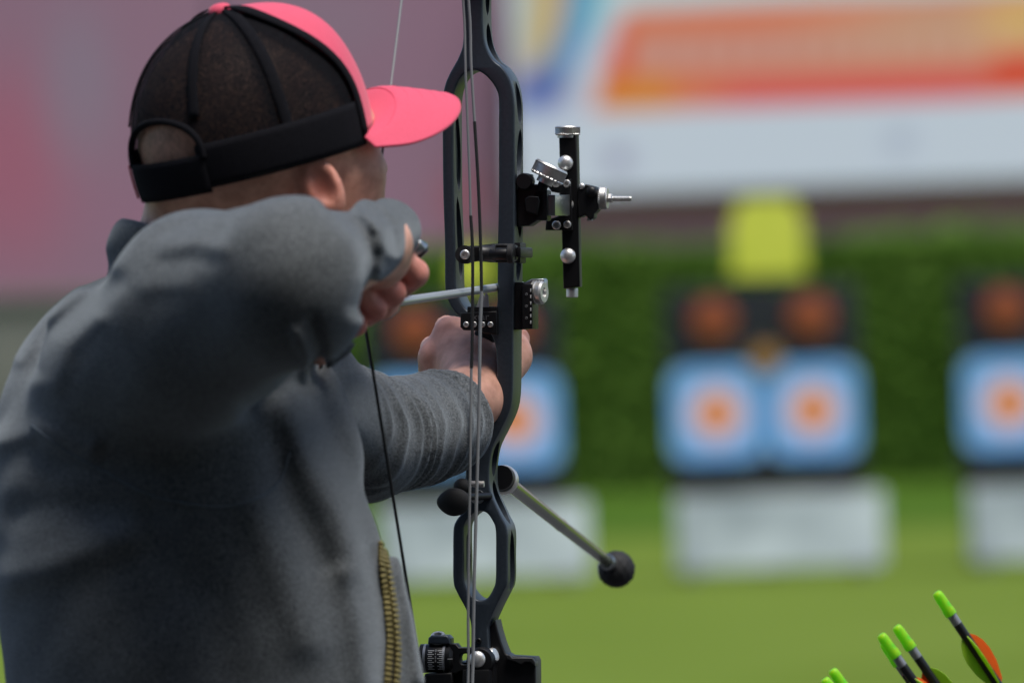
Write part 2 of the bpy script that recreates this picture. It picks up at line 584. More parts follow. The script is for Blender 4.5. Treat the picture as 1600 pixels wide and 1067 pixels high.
M['verge'] = mat('long_grass', (.06, .12, .015), .95, Specular_IOR_Level=.05)
noise_mix(M['verge'], .8, (.042, .092, .008), (.07, .135, .014), detail=8)
vx = np.linspace(hx0, hx1, 60); vy = np.linspace(61, 71.3, 12)
VX, VY = np.meshgrid(vx, vy)
VZ = .006 + .14 * smooth(61, 71.5, VY) ** 1.3 + .02 * np.sin(VX * 2.1) * np.sin(VY * 1.3) * smooth(62, 66, VY)
ii = np.arange(720).reshape(12, 60)
vo_ = new_obj('verge', fast_mesh('verge', np.stack([VX, VY, VZ], -1).reshape(-1, 3), np.stack([ii[:-1, :-1], ii[:-1, 1:], ii[1:, 1:], ii[1:, :-1]], -1).reshape(-1, 4)), M['verge'])
tag(vo_, 'bank of longer darker grass rising to the foot of the hedge', 'bank', kind='structure')

# tall mauve hoarding with a printed banner
YM = 88.0
def print_material(name):
    m = mat(name, (.5, .5, .5), .75)
    at = N(m, 'ShaderNodeVertexColor'); at.layer_name = 'Col'
    L(m, at.outputs['Color'], m.node_tree.nodes['Principled BSDF'].inputs['Base Color'])
    return m
M['print'] = print_material('printed_fabric')

hoard = empty('hoarding', (0, YM, 0))
tag(hoard, 'tall mauve fabric hoarding on steel posts behind the hedge', 'hoarding')
def colour_grid(name, x0, x1, z0, z1, nx, nz, y, colf, parent, bow=.0):
    X, Z = np.meshgrid(np.linspace(x0, x1, nx), np.linspace(z0, z1, nz))
    Yv = np.full_like(X, y) - bow * np.sin((X - x0) / (x1 - x0) * np.pi)
    v = np.stack([X, Yv, Z], -1).reshape(-1, 3)
    i = np.arange(nx * nz).reshape(nz, nx)
    f = np.stack([i[:-1, :-1], i[:-1, 1:], i[1:, 1:], i[1:, :-1]], -1).reshape(-1, 4)
    me = fast_mesh(name, v, f)
    wp = v.copy(); wp[:, 1] = y
    if parent is not None: wp = wp + np.array(parent.matrix_world.translation if parent.parent is None else (0, 0, 0))
    set_col(me, colf(X.ravel(), Z.ravel()))
    o = new_obj(name, me, M['print'], parent)
    so = o.modifiers.new('thick', 'SOLIDIFY'); so.thickness = .012
    return o

def pix(X, Z, Y):
    q = np.stack([X, np.full_like(X, Y), Z - CAM_H], -1)
    return 800 + (q @ CR) / Y * FPX, 533.5 - (q @ CU) / Y * FPX

def mauve_cols(X, Z):
    px, py = pix(X, Z, YM)
    base = np.array([.325, .172, .25])[None] * np.ones((len(X), 1))
    def patch(cx, cy, rx, ry, col, k):
        w = np.exp(-(((px - cx) / rx) ** 2 + ((py - cy) / ry) ** 2) ** 1.5)[:, None] * k
        base[:] = base * (1 - w) + np.array(col) * w
    patch(20, 260, 110, 160, (.50, .10, .17), .55)      # large red printed shape
    patch(120, 140, 60, 130, (.28, .24, .32), .55)
    patch(720, 310, 40, 50, (.46, .10, .14), .55)
    patch(500, 30, 120, 60, (.30, .22, .29), .4)
    patch(300, 330, 220, 60, (.36, .16, .25), .5)
    return base
pw = 3.0
for i in range(-9, 6):
    colour_grid('panel', i * pw + .012, (i + 1) * pw - .012, .9, 6.2, 30, 48, 0, mauve_cols, hoard, bow=.03)
    box('post', ((i) * pw, .12, 3.1), (.04, .04, 3.1), M['steel'], hoard, bev=.005)

YB = 87.4
b0 = P(806, 400, YB)[0]
banner = empty('event_banner', (0, YB, 0))
tag(banner, 'large white banner with red and orange stripe and blue swoosh above the hedge', 'banner')
def banner_cols(X, Z):
    px, py = pix(X, Z, YB)
    n = len(X)
    c = np.ones((n, 3)) * np.array([.48, .545, .67])
    yy = py + .035 * (px - 800)               # level lines of the print
    def put(w, col):
        w = np.clip(w, 0, 1)[:, None]
        c[:] = c * (1 - w) + np.array(col) * w
    band = lambda v, a, b_, s=6: smooth(a - s, a + s, v) * (1 - smooth(b_ - s, b_ + s, v))
    # upper pale greenish sky part
    put(1 - smooth(0, 70, yy), (.44, .56, .60))
    # left artwork
    put(band(px, 806, 905, 10) * (1 - smooth(140, 180, yy)), (.46, .45, .47))
    put(band(px - .15 * (100 - yy), 826, 872, 10) * band(yy, -200, 118, 12), (.52, .36, .15))
    put(band(px - .1 * (100 - yy), 812, 832, 8) * band(yy, -200, 90, 12), (.40, .42, .26))
    sw = px - (918 - .0024 * np.clip(yy + 20, 0, 400) ** 2)
    put(band(sw, -34, 22, 10) * band(yy, -300, 168, 10), (.13, .28, .48))
    put(band(sw, 0, 26, 8) * band(yy, -300, 60, 20), (.12, .40, .50))
    put(np.exp(-(((px - 843) / 42) ** 2 + ((yy - 143) / 34) ** 2)), (.05, .075, .34))
    # orange and red stripe, with pale illegible lettering in its middle
    edge = 962 - .32 * (yy - 60)
    top_y = 24 - .016 * (px - 960)
    st = smooth(edge - 14, edge + 14, px) * smooth(-7, 7, yy - top_y) * (1 - smooth(172, 186, yy))
    put(st, (.68, .15, .06))
    put(st * smooth(940, 1010, px) * band(yy, 58, 128, 18), (.50, .215, .165))
    put(st * smooth(1150, 1480, px) * band(yy, 20, 110, 18), (.50, .27, .175))
    put(st * smooth(1480, 1600, px) * band(yy, 20, 100, 20), (.60, .36, .13))
    put(st * band(px, 1120, 1560, 60) * band(yy, 142, 180, 9), (.60, .075, .08))
    put(st * band(px, 940, 1050, 22) * band(yy, 130, 182, 10), (.70, .20, .02))
    put(st * band(px, 930, 985, 12) * band(yy, 52, 128, 12), (.72, .09, .035))
    put(st * smooth(1530, 1570, px) * band(yy, 110, 166, 8), (.74, .06, .025))
    put(st * np.clip(np.sin(px * .21) * np.sin(px * .083 + 1) , 0, 1) * band(yy, 70, 118, 10) * .35, (.7, .55, .48))
    # small grey marks on the white part
    put(np.exp(-(((px - 966) / 20) ** 2 + ((yy - 255) / 18) ** 2)) * .75, (.16, .13, .19))
    put(np.exp(-(((px - 1405) / 22) ** 2 + ((yy - 243) / 20) ** 2)) * .55, (.24, .28, .30))
    return np.clip(c * np.array([1.55, 1.42, 1.42]), 0, .9)
bz0 = P(1200, 294, YB)[2]
colour_grid('printed_sheet', b0, b0 + 9.6, bz0, 6.0, 420, 160, 0, banner_cols, banner, bow=.02)
bar = box('hem_rail', (b0 + 4.8, .02, bz0 - .02), (4.8, .03, .02), M['steel'], banner, bev=.004)

# ================================================================== TARGETS
YT = 50.0
M['face'] = m = mat('target_face_print', (.5, .5, .5), .7)
b = m.node_tree.nodes['Principled BSDF']
tc = N(m, 'ShaderNodeTexCoord'); sp = N(m, 'ShaderNodeSeparateXYZ'); cb = N(m, 'ShaderNodeCombineXYZ'); ln = N(m, 'ShaderNodeVectorMath'); ln.operation = 'LENGTH'
L(m, tc.outputs['Object'], sp.inputs[0]); L(m, sp.outputs[0], cb.inputs[0]); L(m, sp.outputs[2], cb.inputs[1]); L(m, cb.outputs[0], ln.inputs[0])
mp = N(m, 'ShaderNodeMath'); mp.operation = 'MULTIPLY'; mp.inputs[1].default_value = 1 / .4
L(m, ln.outputs['Value'], mp.inputs[0])
rp = N(m, 'ShaderNodeValToRGB'); rp.color_ramp.interpolation = 'CONSTANT'
stops = [(0, (.95, .27, .0)), (.095, (.7, .2, .0)), (.105, (.95, .27, .0)), (.195, (.86, .30, .16)), (.265, (.82, .56, .60)), (.31, (.84, .60, .76)), (.38, (.78, .70, .90)), (.42, (.34, .56, .90)), (.53, (.55, .68, .90)), (.55, (.12, .36, .80)), (.68, (.24, .50, .86))]
rp.color_ramp.elements[0].color = (*stops[0][1], 1)
rp.color_ramp.elements[1].position = stops[1][0]; rp.color_ramp.elements[1].color = (*stops[1][1], 1)
for s_, c_ in stops[2:]:
    e_ = rp.color_ramp.elements.new(s_); e_.color = (*c_, 1)
L(m, mp.outputs[0], rp.inputs[0]); L(m, rp.outputs[0], b.inputs['Base Color'])

def rounded_rect(w, h, r, n=8):
    out = []
    for cx, cy, a0 in ((w / 2 - r, h / 2 - r, 0), (-w / 2 + r, h / 2 - r, 90), (-w / 2 + r, -h / 2 + r, 180), (w / 2 - r, -h / 2 + r, 270)):
        for k in range(n + 1):
            a = R_(a0 + 90 * k / n)
            out.append((cx + r * math.cos(a), cy + r * math.sin(a)))
    return out
up = lambda a: np.stack([a[:, 0], -a[:, 2], a[:, 1]], 1)      # drawing plane stands upright facing the camera
face_me = plate_mesh([rounded_rect(.55, .57, .12)], .004, .001, up)
ins_me = None
def number_plate(x, zt, ph, k, label):
    n_ = empty('number_plate', (x, YT + .06, zt + .06))
    tag(n_, label, 'sign', 'yellow plates above the targets')
    w1, w2 = .26 * k, .205 * k
    ph *= k
    out = catmull([(-w1, .05), (-w1 * .96, 0), (w1 * .96, 0), (w1, .05), (w1, ph * .6), (w1 * .95, ph * .78), (w2, ph * .86), (w2 * .85, ph), (-w2 * .85, ph), (-w2, ph * .86), (-w1 * .95, ph * .78), (-w1, ph * .6)], 4)
    pm = plate_mesh([out], .02, .003, up)
    o = new_obj('plate', pm, M['yellow'], n_); o.location = (0, -.1, .0)
    box('stake', (0, -.06, .10), (.02, .012, .30), M['wood'], n_, bev=.003)

def target(px, label, sign_label, board_label, plate_px=0, plate_k=1.0):
    base = P(px, 900, YT); x = base[0]
    z_of = lambda py: P(px, py, YT)[2]
    dy = -.0349 * (px - 1193)
    t = empty('target_butt', (x, YT, 0))
    tag(t, label, 'archery target', 'targets in a row on the field')
    zt, zb = z_of(447 + dy), z_of(754 + dy)
    # layered foam boards
    nlay = 7; hgt = (zt - zb) / nlay
    for k in range(nlay):
        box('foam_board', (random.uniform(-.004, .004), 0, zb + (k + .5) * hgt), (.565, .11, hgt / 2 - .004), M['foam'], t, bev=.012)
    for s_ in (-1, 1):
        box('leg', (s_ * .5, .14, zt / 2), (.035, .025, zt / 2), M['wood'], t, bev=.004)
    box('leg', (0, .34, zt * .46), (.03, .02, zt * .47), M['wood'], t, bev=.004, ax=((1, 0, 0), (0, math.cos(R_(12)), -math.sin(R_(12))), (0, math.sin(-R_(12)) * -1, math.cos(R_(12)))))
    box('cross_rail', (0, .14, zb - .05), (.56, .03, .04), M['wood'], t, bev=.004)
    dzf = z_of(643 + dy)
    for s_ in (-1, 1):
        f_ = new_obj('target_face', face_me, M['face'], t, smooth=False)
        f_.location = (s_ * .283, -.116, dzf)
        lathe('round_insert', [(.125, 0), (.13, .004), (.13, .03), (.12, .034)], (s_ * .285, -.108, z_of(497 + dy)), (0, -1, 0), M['rust'], t, n=32)
    lathe('centre_insert', [(.085, 0), (.09, .004), (.09, .03), (.08, .034)], (.015, -.1, z_of(563 + dy)), (0, -1, 0), M['tan'], t, n=32)
    # yellow plate above, thing of its own on a stick
    if sign_label is None: plate_k = 0
    if plate_k:
        number_plate(x + plate_px * YT / FPX, zt, z_of(300 + dy) - z_of(443 + dy), plate_k, sign_label)
    # low white board on the ground in front
    bx = x + (.09 if px < 1000 else .055)
    w_ = empty('sponsor_board', (bx, YT - .45, 0))
    tag(w_, board_label, 'board', 'white boards in front of the targets')
    zb2 = .055; zt2 = z_of(769 + dy)
    bm_ = plate_mesh([rounded_rect(1.21, zt2 - zb2, .02)], .03, .004, up)
    o = new_obj('board_face', bm_, M['white_board'], w_); o.location = (0, 0, (zt2 + zb2) / 2)
    for s_ in (-1, 1):
        box('foot', (s_ * .5, .10, .035), (.02, .16, .035), M['steel'], w_, bev=.003)
    return t
TG = [(737, 'black foam target with two blue faces, behind the bow hand', 'yellow plate above the target seen through the bow riser', 'low white board behind the lower part of the bow and stabilizer rod'),
      (1203, 'black foam target with two blue faces standing alone right of the bow sight', 'yellow plate above the middle target, in full view', 'low white board under the middle target, in full view'),
      (1660, 'black foam target cut off by the right edge of the picture', None, 'low white board cut off by the right edge of the picture')]
for px, a_, b_, c_ in TG:
    target(px, a_, b_, c_, *((16, .38) if px < 1000 else (14, .83)))

# ================================================================== PERSON
# head frame
TH = R_(53); PITCH = R_(13); HROLL = R_(2)
f0 = np.array([math.sin(TH), math.cos(TH), 0]); r0 = np.array([math.cos(TH), -math.sin(TH), 0]); z0 = np.array([0, 0, 1.0])
hf = f0 * math.cos(PITCH) + z0 * math.sin(PITCH)
hu = -f0 * math.sin(PITCH) + z0 * math.cos(PITCH)
hr = r0
hr, hu = hr * math.cos(HROLL) + hu * math.sin(HROLL), hu * math.cos(HROLL) - hr * math.sin(HROLL)
HA = (hf, hr, hu)
YHD = 8.05
HC = P(402, 212, YHD)
def hp(fw, rt, u_):
    return HC + hf * fw + hr * rt + hu * u_

body_parts = [
    (ell(hp(-.006, 0, .006), (.113, .094, .110), HA), .02),
    (ell(hp(.045, 0, -.075), (.068, .066, .082), HA), .04),      # face and jaw
    (ell(hp(.088, 0, -.132), (.026, .03, .022), HA), .025),      # chin
    (ell(hp(.078, 0, -.012), (.034, .062, .03), HA), .02),       # brow
    (ell(hp(.06, .045, -.055), (.034, .03, .03), HA), .02),      # cheek
    (ell(hp(.06, -.045, -.055), (.034, .03, .03), HA), .02),
    (cone(hp(.112, 0, -.02), hp(.124, 0, -.062), .008, .012), .012),   # nose
    (cone(hp(.114, .012, -.066), hp(.114, -.012, -.066), .010, .010), .008),
    (cone(hp(.104, .02, -.098), hp(.104, -.02, -.098), .009, .009), .008),  # lips
    (cone(P(350, 300, 8.07), P(318, 460, 8.08), S(112, 8.07), S(128, 8.08)), .03),     # neck
    (cone(P(400, 380, 8.06), P(430, 530, 8.04), .05, .05), .04),
    (cone(P(440, 525, 8.02), P(503, 556, 7.95), .02, .009), .01),
    # trunk under the jacket
    (ell(P(265, 710, 8.02), (.115, .16, .16)), .05),
    (ell(P(320, 960, 8.0), (.15, .16, .22)), .06),
    # right arm
    (cone(P(195, 590, 7.90), P(455, 436, 7.64), .060, .045), .04),
    (cone(P(455, 432, 7.64), P(592, 382, 7.90), .044, .030), .02),
    # left arm
    (cone(P(400, 600, 8.16), P(560, 680, 8.34), .055, .044), .04),
    (cone(P(560, 680, 8.34), P(742, 622, 8.60), .044, .031), .03),
]
# right hand: fist around the release handle
body_parts += [
    (cone(P(585, 385, 7.90), P(600, 400, 7.965), .026, .026), .02),
    (ell(P(590, 412, 7.98), (.024, .02, .024)), .012),
]
rh = [  # knuckle, middle joint, fingertip
    ((620, 396, 7.995), (647, 427, 8.012), (628, 446, 8.04), .0125, .0142),
    ((588, 428, 7.985), (612, 457, 8.002), (598, 472, 8.03), .0125, .0138),
    ((562, 455, 7.98), (584, 482, 7.995), (572, 492, 8.02), .012, .0130),
    ((540, 484, 7.975), (556, 508, 7.988), (548, 514, 8.01), .0100, .0108),
]
for a_, b_, c_, r1, r2 in rh:
    body_parts.append((cone(P(*a_), P(*b_), r1 - .002, r2), .002))
    body_parts.append((cone(P(*b_), P(*c_), r2, r1), .0015))
body_parts.append((cone(P(612, 478, 8.03), P(600, 486, 8.02), .0085, .009), .004))
body_parts.append((cone(P(575, 470, 8.02), P(606, 478, 8.035), .010, .0085), .004))
body_parts.append((cone(P(612, 385, 7.96), P(638, 376, 8.005), .015, .011), .006))   # thumb side
# left hand on the grip
body_parts += [
    (cone(P(742, 622, 8.60), P(742, 570, 8.655), .031, .034), .02),
    (cone(P(738, 575, 8.66), P(712, 540, 8.675), .034, .026), .02),
    (ell(P(745, 560, 8.675), (.042, .026, .034)), .02),
    (ell(P(703, 520, 8.675), (.0165, .018, .0165)), .006),
    (ell(P(676, 556, 8.67), (.0150, .017, .0150)), .006),
    (cone(P(680, 566, 8.675), P(680, 596, 8.67), .0145, .0135), .008),
    (cone(P(755, 600, 8.635), P(797, 556, 8.675), .026, .021), .016),      # ball of the thumb
    (cone(P(797, 556, 8.675), P(808, 530, 8.70), .019, .0118), .012),
    (cone(P(808, 530, 8.70), P(800, 517, 8.735), .0115, .0098), .006),
]
lh = [((704, 518, 8.685), (698, 512, 8.73), (726, 514, 8.758), (756, 520, 8.75), .0115),
      ((680, 546, 8.685), (676, 544, 8.735), (706, 548, 8.766), (738, 554, 8.756), .0118),
      ((676, 574, 8.68), (672, 576, 8.728), (702, 580, 8.757), (732, 584, 8.748), .0112),
      ((684, 600, 8.672), (680, 604, 8.712), (704, 608, 8.738), (728, 610, 8.732), .0098)]
for a_, b_, c_, d_, r_ in lh:
    body_parts.append((cone(P(*a_), P(*b_), r_ + .002, r_ + .0005), .007))
    body_parts.append((cone(P(*b_), P(*c_), r_ + .0005, r_), .003))
    body_parts.append((cone(P(*c_), P(*d_), r_, r_ - .002), .003))
body0 = blend(body_parts)

# ear as a shell on the side of the head
EC = hp(-.006, .088, -.056)
ear_n = hr * .80 - hf * .55; ear_n /= np.linalg.norm(ear_n)
ear_u = hu * .97 - hf * .22; ear_u -= ear_n * (ear_n @ ear_u); ear_u /= np.linalg.norm(ear_u)
ear_f = np.cross(ear_u, ear_n)
if ear_f @ hf < 0: ear_f = -ear_f
EA = (ear_f, ear_n, ear_u)
ear_o = ell(EC + ear_n * .004, (.021, .0125, .035), EA)
ear_i = ell(EC + ear_n * .0165 + ear_f * .004 + ear_u * .004, (.0115, .0085, .021), EA)
ear2_o = ell(hp(-.006, -.09, -.056), (.02, .012, .034), HA)
def body_sdf(p):
    d = body0(p)
    d = smin(d, ear_o(p), .006)
    d = smax(d, -ear_i(p), .004)
    d = smin(d, ear2_o(p), .006)
    # eye sockets
    for s_ in (-1, 1):
        d = smax(d, -ell(hp(.112, .034 * s_, -.028), (.012, .018, .011), HA)(p), .01)
        d = smin(d, ell(hp(.09, .034 * s_, -.028), (.0125, .0135, .011), HA)(p), .003)
    return d

lo = P(-20, 1140, 8.0); lo[1] = 7.55; lo[0] -= .02; lo[2] = .98
hi = P(850, -10, 8.6); hi[1] = 8.80; hi[0] += .03; hi[2] += .03
v, f = net_surface(body_sdf, lo, hi, .0032)
me = fast_mesh('person', v, f)
px, py, pY = project(v)
col = np.ones((len(v), 3)) * np.array([.72, .40, .295])
def spot(c, r, cc, k):
    w = np.exp(-(np.linalg.norm(v - c, axis=1) / r) ** 2)[:, None] * k
    col[:] = col * (1 - w) + np.array(cc) * w
# cropped hair: over the skull, ends above the ear and at the nape
q = v - HC
qf, qr, qu = q @ hf, q @ hr, q @ hu
hair = smooth(-.075, -.055, qu + .30 * np.clip(qf, -1, .04)) * (1 - smooth(.052, .07, qf)) + 0
hair = np.maximum(hair * smooth(.0, .02, qu + .045 + .25 * (qf < 0) * .2), smooth(.02, .05, qu) * (1 - smooth(.07, .085, qf)))
hair *= (pY < 8.4) & (px > 150) & (py < 330)
hair = (np.clip(hair, 0, 1) * (.24 + .46 * smooth(-.03, .03, qu)) * np.random.RandomState(2).uniform(.45, 1.15, len(v)))[:, None]
col = col * (1 - hair) + np.array([.14, .085, .055]) * hair
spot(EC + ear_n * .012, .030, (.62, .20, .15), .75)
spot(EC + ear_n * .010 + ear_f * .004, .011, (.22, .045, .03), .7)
for a_, b_, c_, r1, r2 in rh:
    spot(P(*b_), .020, (.70, .22, .19), .9)
    spot(P(*a_), .016, (.46, .14, .11), .5)
for a_ in ((700, 510, 8.67), (668, 548, 8.67), (812, 530, 8.69)):
    spot(P(*a_), .028, (.60, .27, .21), .6)
spot(P(330, 360, 8.0), .07, (.42, .19, .12), .5)
for s_ in (-1, 1):
    spot(hp(.103, .034 * s_, -.028), .006, (.05, .04, .035), .95)
spot(hp(.112, 0, -.098), .018, (.50, .16, .14), .7)
set_col(me, col)
person = new_obj('person', me, M['skin'])
tag(person, 'person in grey fleece jacket and pink cap drawing a bow, seen from behind', 'person')

# ---------------- jacket
NECK_N = np.array(CR * .40 + CU * .917)
COLL_C = P(345, 488, 8.07)
E_, SR = P(462, 428, 7.635), P(202, 608, 7.90)
core = blend([
    (ell(P(270, 720, 8.03), (.162, .205, .19)), .05),
    (ell(P(302, 965, 8.0), (.177, .20, .25)), .08),
    (cone(P(322, 1040, 8.0), P(345, 1300, 8.0), .155, .175), .06),
    (cone(P(300, 512, 8.11), P(165, 655, 8.05), .056, .080), .05),
    (cone(P(330, 520, 8.10), P(400, 600, 8.20), .06, .085), .06),      # far shoulder
    (cone(SR, E_, .082, .064), .03),
    (cone(P(322, 482, 7.765), P(440, 436, 7.655), .080, .0650), .04),
    (cone(P(215, 570, 7.88), P(322, 494, 7.78), .074, .078), .05),                   # deltoid
    (ell(P(464, 458, 7.648), (.051, .055, .055)), .04),
    (cone(E_, P(600, 364, 7.96), .060, .0325), .018),
    (cone(P(400, 610, 8.17), P(562, 681, 8.33), .070, .057), .05),      # bow arm
    (cone(P(562, 681, 8.33), P(752, 654, 8.575), .057, .0475), .03),
    (cone(P(552, 850, 7.98), P(612, 1090, 7.98), .018, .026), .05),
])
def px_fold(PX, PY, pts, width, amp):
    d2 = np.full(len(PX), 1e9)
    for (x0, y0), (x1, y1) in zip(pts, pts[1:]):
        ax_, ay_ = x1 - x0, y1 - y0
        t = np.clip(((PX - x0) * ax_ + (PY - y0) * ay_) / (ax_ * ax_ + ay_ * ay_), 0, 1)
        d2 = np.minimum(d2, (PX - x0 - t * ax_) ** 2 + (PY - y0 - t * ay_) ** 2)
    return amp * np.exp(-d2 / width ** 2)
# creases and rolls of the cloth: (polyline in photograph pixels, width, height, near limit, far limit of depth)
FOLDS = [
    ([(540, 318), (562, 350), (578, 400), (575, 440), (560, 480)], 15, -.009, 7.4, 8.1),   # elbow crease
    ([(515, 322), (545, 352)], 12, -.006, 7.4, 8.1),
    ([(560, 330), (600, 360), (612, 395)], 13, .004, 7.6, 8.1),
    ([(585, 322), (612, 350), (618, 390)], 7, -.004, 7.6, 8.1),
    ([(488, 500), (502, 540), (498, 575)], 9, -.006, 7.4, 8.1),
    ([(462, 520), (480, 560), (476, 590)], 9, .005, 7.4, 8.1),
    ([(395, 640), (440, 612), (490, 585)], 18, -.007, 7.4, 8.1),
    ([(255, 362), (300, 352), (345, 362)], 10, -.002, 7.4, 8.1),
    ([(258, 385), (310, 378), (350, 390)], 12, .0018, 7.4, 8.1),
    ([(250, 412), (300, 405), (330, 412)], 12, -.0018, 7.4, 8.1),
    ([(230, 450), (285, 445)], 16, .002, 7.4, 8.1),
    ([(180, 440), (130, 478), (78, 520), (58, 575)], 17, -.0045, 7.4, 8.3),
    ([(150, 500), (105, 545), (85, 600)], 18, .004, 7.4, 8.3),
    ([(120, 455), (70, 500), (30, 560)], 14, .003, 7.8, 8.3),
    ([(0, 690), (60, 672), (140, 700)], 20, .006, 7.4, 8.3),
    ([(20, 905), (110, 868), (200, 838)], 30, .008, 7.4, 8.3),
    ([(30, 800), (120, 790), (230, 800)], 28, -.006, 7.4, 8.3),
    ([(455, 640), (480, 720), (530, 800), (560, 880)], 32, .010, 7.4, 8.3),
    ([(480, 610), (525, 700), (572, 790), (592, 860)], 28, -.009, 7.4, 8.3),
    ([(430, 690), (450, 780), (500, 880)], 26, -.007, 7.4, 8.3),
    ([(400, 800), (440, 900), (480, 1000)], 34, .007, 7.4, 8.3),
    ([(250, 850), (330, 940), (360, 1060)], 40, -.006, 7.4, 8.3),
    ([(540, 900), (560, 980), (570, 1067)], 22, .007, 7.4, 8.3),
    ([(575, 860), (596, 930), (603, 1000), (598, 1080)], 12, -.006, 7.4, 8.3),
    ([(622, 860), (640, 950), (655, 1060)], 12, .006, 7.4, 8.3),
]
LA, LB_ = P(520, 664, 8.28), P(760, 648, 8.59)
def wobble(p):
    x, y, z = p[:, 0], p[:, 1], p[:, 2]
    return (np.sin(23 * x + 9 * z + 1.3) * np.sin(17 * z - 11 * y + .4) * np.sin(13 * y + 7 * x)) * .0045 + \
           np.sin(61 * x - 37 * z) * np.sin(53 * z + 41 * y + 2) * .0009 + \
           .0022 * (1 - np.abs(np.sin(21 * (x * .75 - z * .65) + 1.6 * np.sin(9 * y + 11 * x) + .8 * np.sin(17 * z)))) ** 4 * np.clip(np.sin(8 * x + 5 * y + 3.1) * np.sin(6 * z - 7 * y + 1), 0, 1)
cuffL_n = (P(764, 630, 8.62) - P(690, 664, 8.49)); cuffL_n /= np.linalg.norm(cuffL_n)
cuffL_c = P(700, 660, 8.508)
cuffR_n = P(640, 372, 8.02) - P(560, 392, 7.83); cuffR_n /= np.linalg.norm(cuffR_n)
cuffR_c = P(624, 366, 8.008)
def jacket_sdf(p):
    d = core(p)
    near = d < .05
    if near.any():
        q = p[near]
        PX, PY, PY_ = project(q)
        add = wobble(q)
        for pts, w, a, y0, y1 in FOLDS:
            k = (PY_ > y0) & (PY_ < y1)
            if k.any():
                add[k] += px_fold(PX[k], PY[k], pts, w, a)
        # ring folds pushed along the bow sleeve
        ba = LB_ - LA
        t = ((q - LA) @ ba) / (ba @ ba)
        ax_d = np.linalg.norm(q - (LA + np.clip(t, -.2, 1.1)[:, None] * ba), axis=1)
        on = np.exp(-np.clip((ax_d - .06) / .03, 0, 9) ** 2) * smooth(-.05, .12, t) * (1 - smooth(.86, 1.0, t)) * (PY_ > 8.12)
        ang = np.arctan2((q - LA) @ CU, (q - LA) @ CF)
        hz = (q - LA) @ CU / .05
        ph = t * 2 * np.pi * 13 + .9 * np.sin(q[:, 2] * 41 + t * 9) + 1.3 * np.sin(t * 19 + .6) - .5 * hz + .4 * np.sin(q[:, 2] * 130)
        ridge = (.5 + .5 * np.sin(ph)) ** 2.2 * 1.5 - .45
        add += on * ridge * .0054 * (.78 + .22 * np.sin(t * 27 + hz * 1.7 + 1)) * (.75 + .25 * np.sin(hz * 2.1 + t * 8))
        d = d.copy()
        d[near] = d[near] - add
    # cuffs, cut open
    tl = (p - cuffL_c) @ cuffL_n
    nl_ = (np.linalg.norm(p - cuffL_c, axis=1) < .16)
    d = np.where(nl_, smax(d, tl, .006), d)
    d = np.where(nl_, smax(d, -cone(cuffL_c - cuffL_n * .03, cuffL_c + cuffL_n * .08, .0425, .049)(p), .004), d)
    tr_ = (p - cuffR_c) @ cuffR_n
    nr_ = (np.linalg.norm(p - cuffR_c, axis=1) < .06)
    d = np.where(nr_, smax(d, tr_, .005), d)
    d = np.where(nr_, smax(d, -cone(cuffR_c - cuffR_n * .02, cuffR_c + cuffR_n * .05, .027, .034)(p), .003), d)
    # neck opening
    d = smax(d, -cone(COLL_C - NECK_N * .06, COLL_C + NECK_N * .2, .074, .098)(p), .01)
    return d
lo = P(-40, 1300, 8.0); lo[1] = 7.50; lo[2] = .86
hi = P(790, 280, 8.6); hi[1] = 8.68; hi[2] += .02
v, f = net_surface(jacket_sdf, lo, hi, .0030)
jacket = new_obj('jacket', fast_mesh('jacket', v, f), M['jacket'], person)

# standing collar
def collar_sdf(p):
    q = p - COLL_C
    h = q @ NECK_N
    rad = q - h[:, None] * NECK_N
    ax1 = np.cross(CF, NECK_N); 
    ra = np.sqrt((rad @ CR / 1.24) ** 2 + (rad @ CF / .86) ** 2 + (rad @ CU / 1.0) ** 2)
    px_, py_, _ = project(p)
    r_t = .094 + .10 * np.clip(h, -.1, .08) + .0025 * np.sin(px_ * .06)
    sh = np.abs(ra - r_t + .004 * np.sin(py_ * .05 + px_ * .03)) - .0072
    front = (q @ CR)
    top_h = .048 - .030 * smooth(0, .10, front) + .004 * np.sin(px_ * .03)
    d = smax(sh, h - top_h, .012)
    return smax(d, -.075 - h, .004)
lo = COLL_C - np.array([.17, .15, .15]); hi = COLL_C + np.array([.19, .15, .14])
v, f = net_surface(collar_sdf, lo, hi, .0026)
new_obj('collar', fast_mesh('collar', v, f), M['jacket'], jacket)
# pointed collar end at the throat
tipc = [P(500, 524, 7.93), P(552, 538, 7.945), P(540, 556, 7.94), P(510, 576, 7.93)]
bm = bmesh.new()
vs_ = [bm.verts.new(q) for q in tipc]
bm.faces.new(vs_)
bmesh.ops.subdivide_edges(bm, edges=bm.edges[:], cuts=3, use_grid_fill=True)
o = from_bm('collar_point', bm, M['jacket'], jacket)
so = o.modifiers.new('thick', 'SOLIDIFY'); so.thickness = .006

# armhole seam
def on_surface(pts, f_, lift=.0006, n=8):
    out = []
    for q in catmull([np.array(t, float) for t in pts], n, closed=False):
        h_ = ray_hit(f_, q[0], q[1])
        if h_ is not None:
            out.append(h_ + grad(f_, h_) * lift)
    return out
seam = on_surface([(48, 664), (108, 706), (180, 746), (237, 774), (302, 789), (352, 792), (402, 778), (436, 752), (452, 706)], jacket_sdf, .0002, 10)
tube('seam', seam, .0011, M['seam'], jacket, 8)

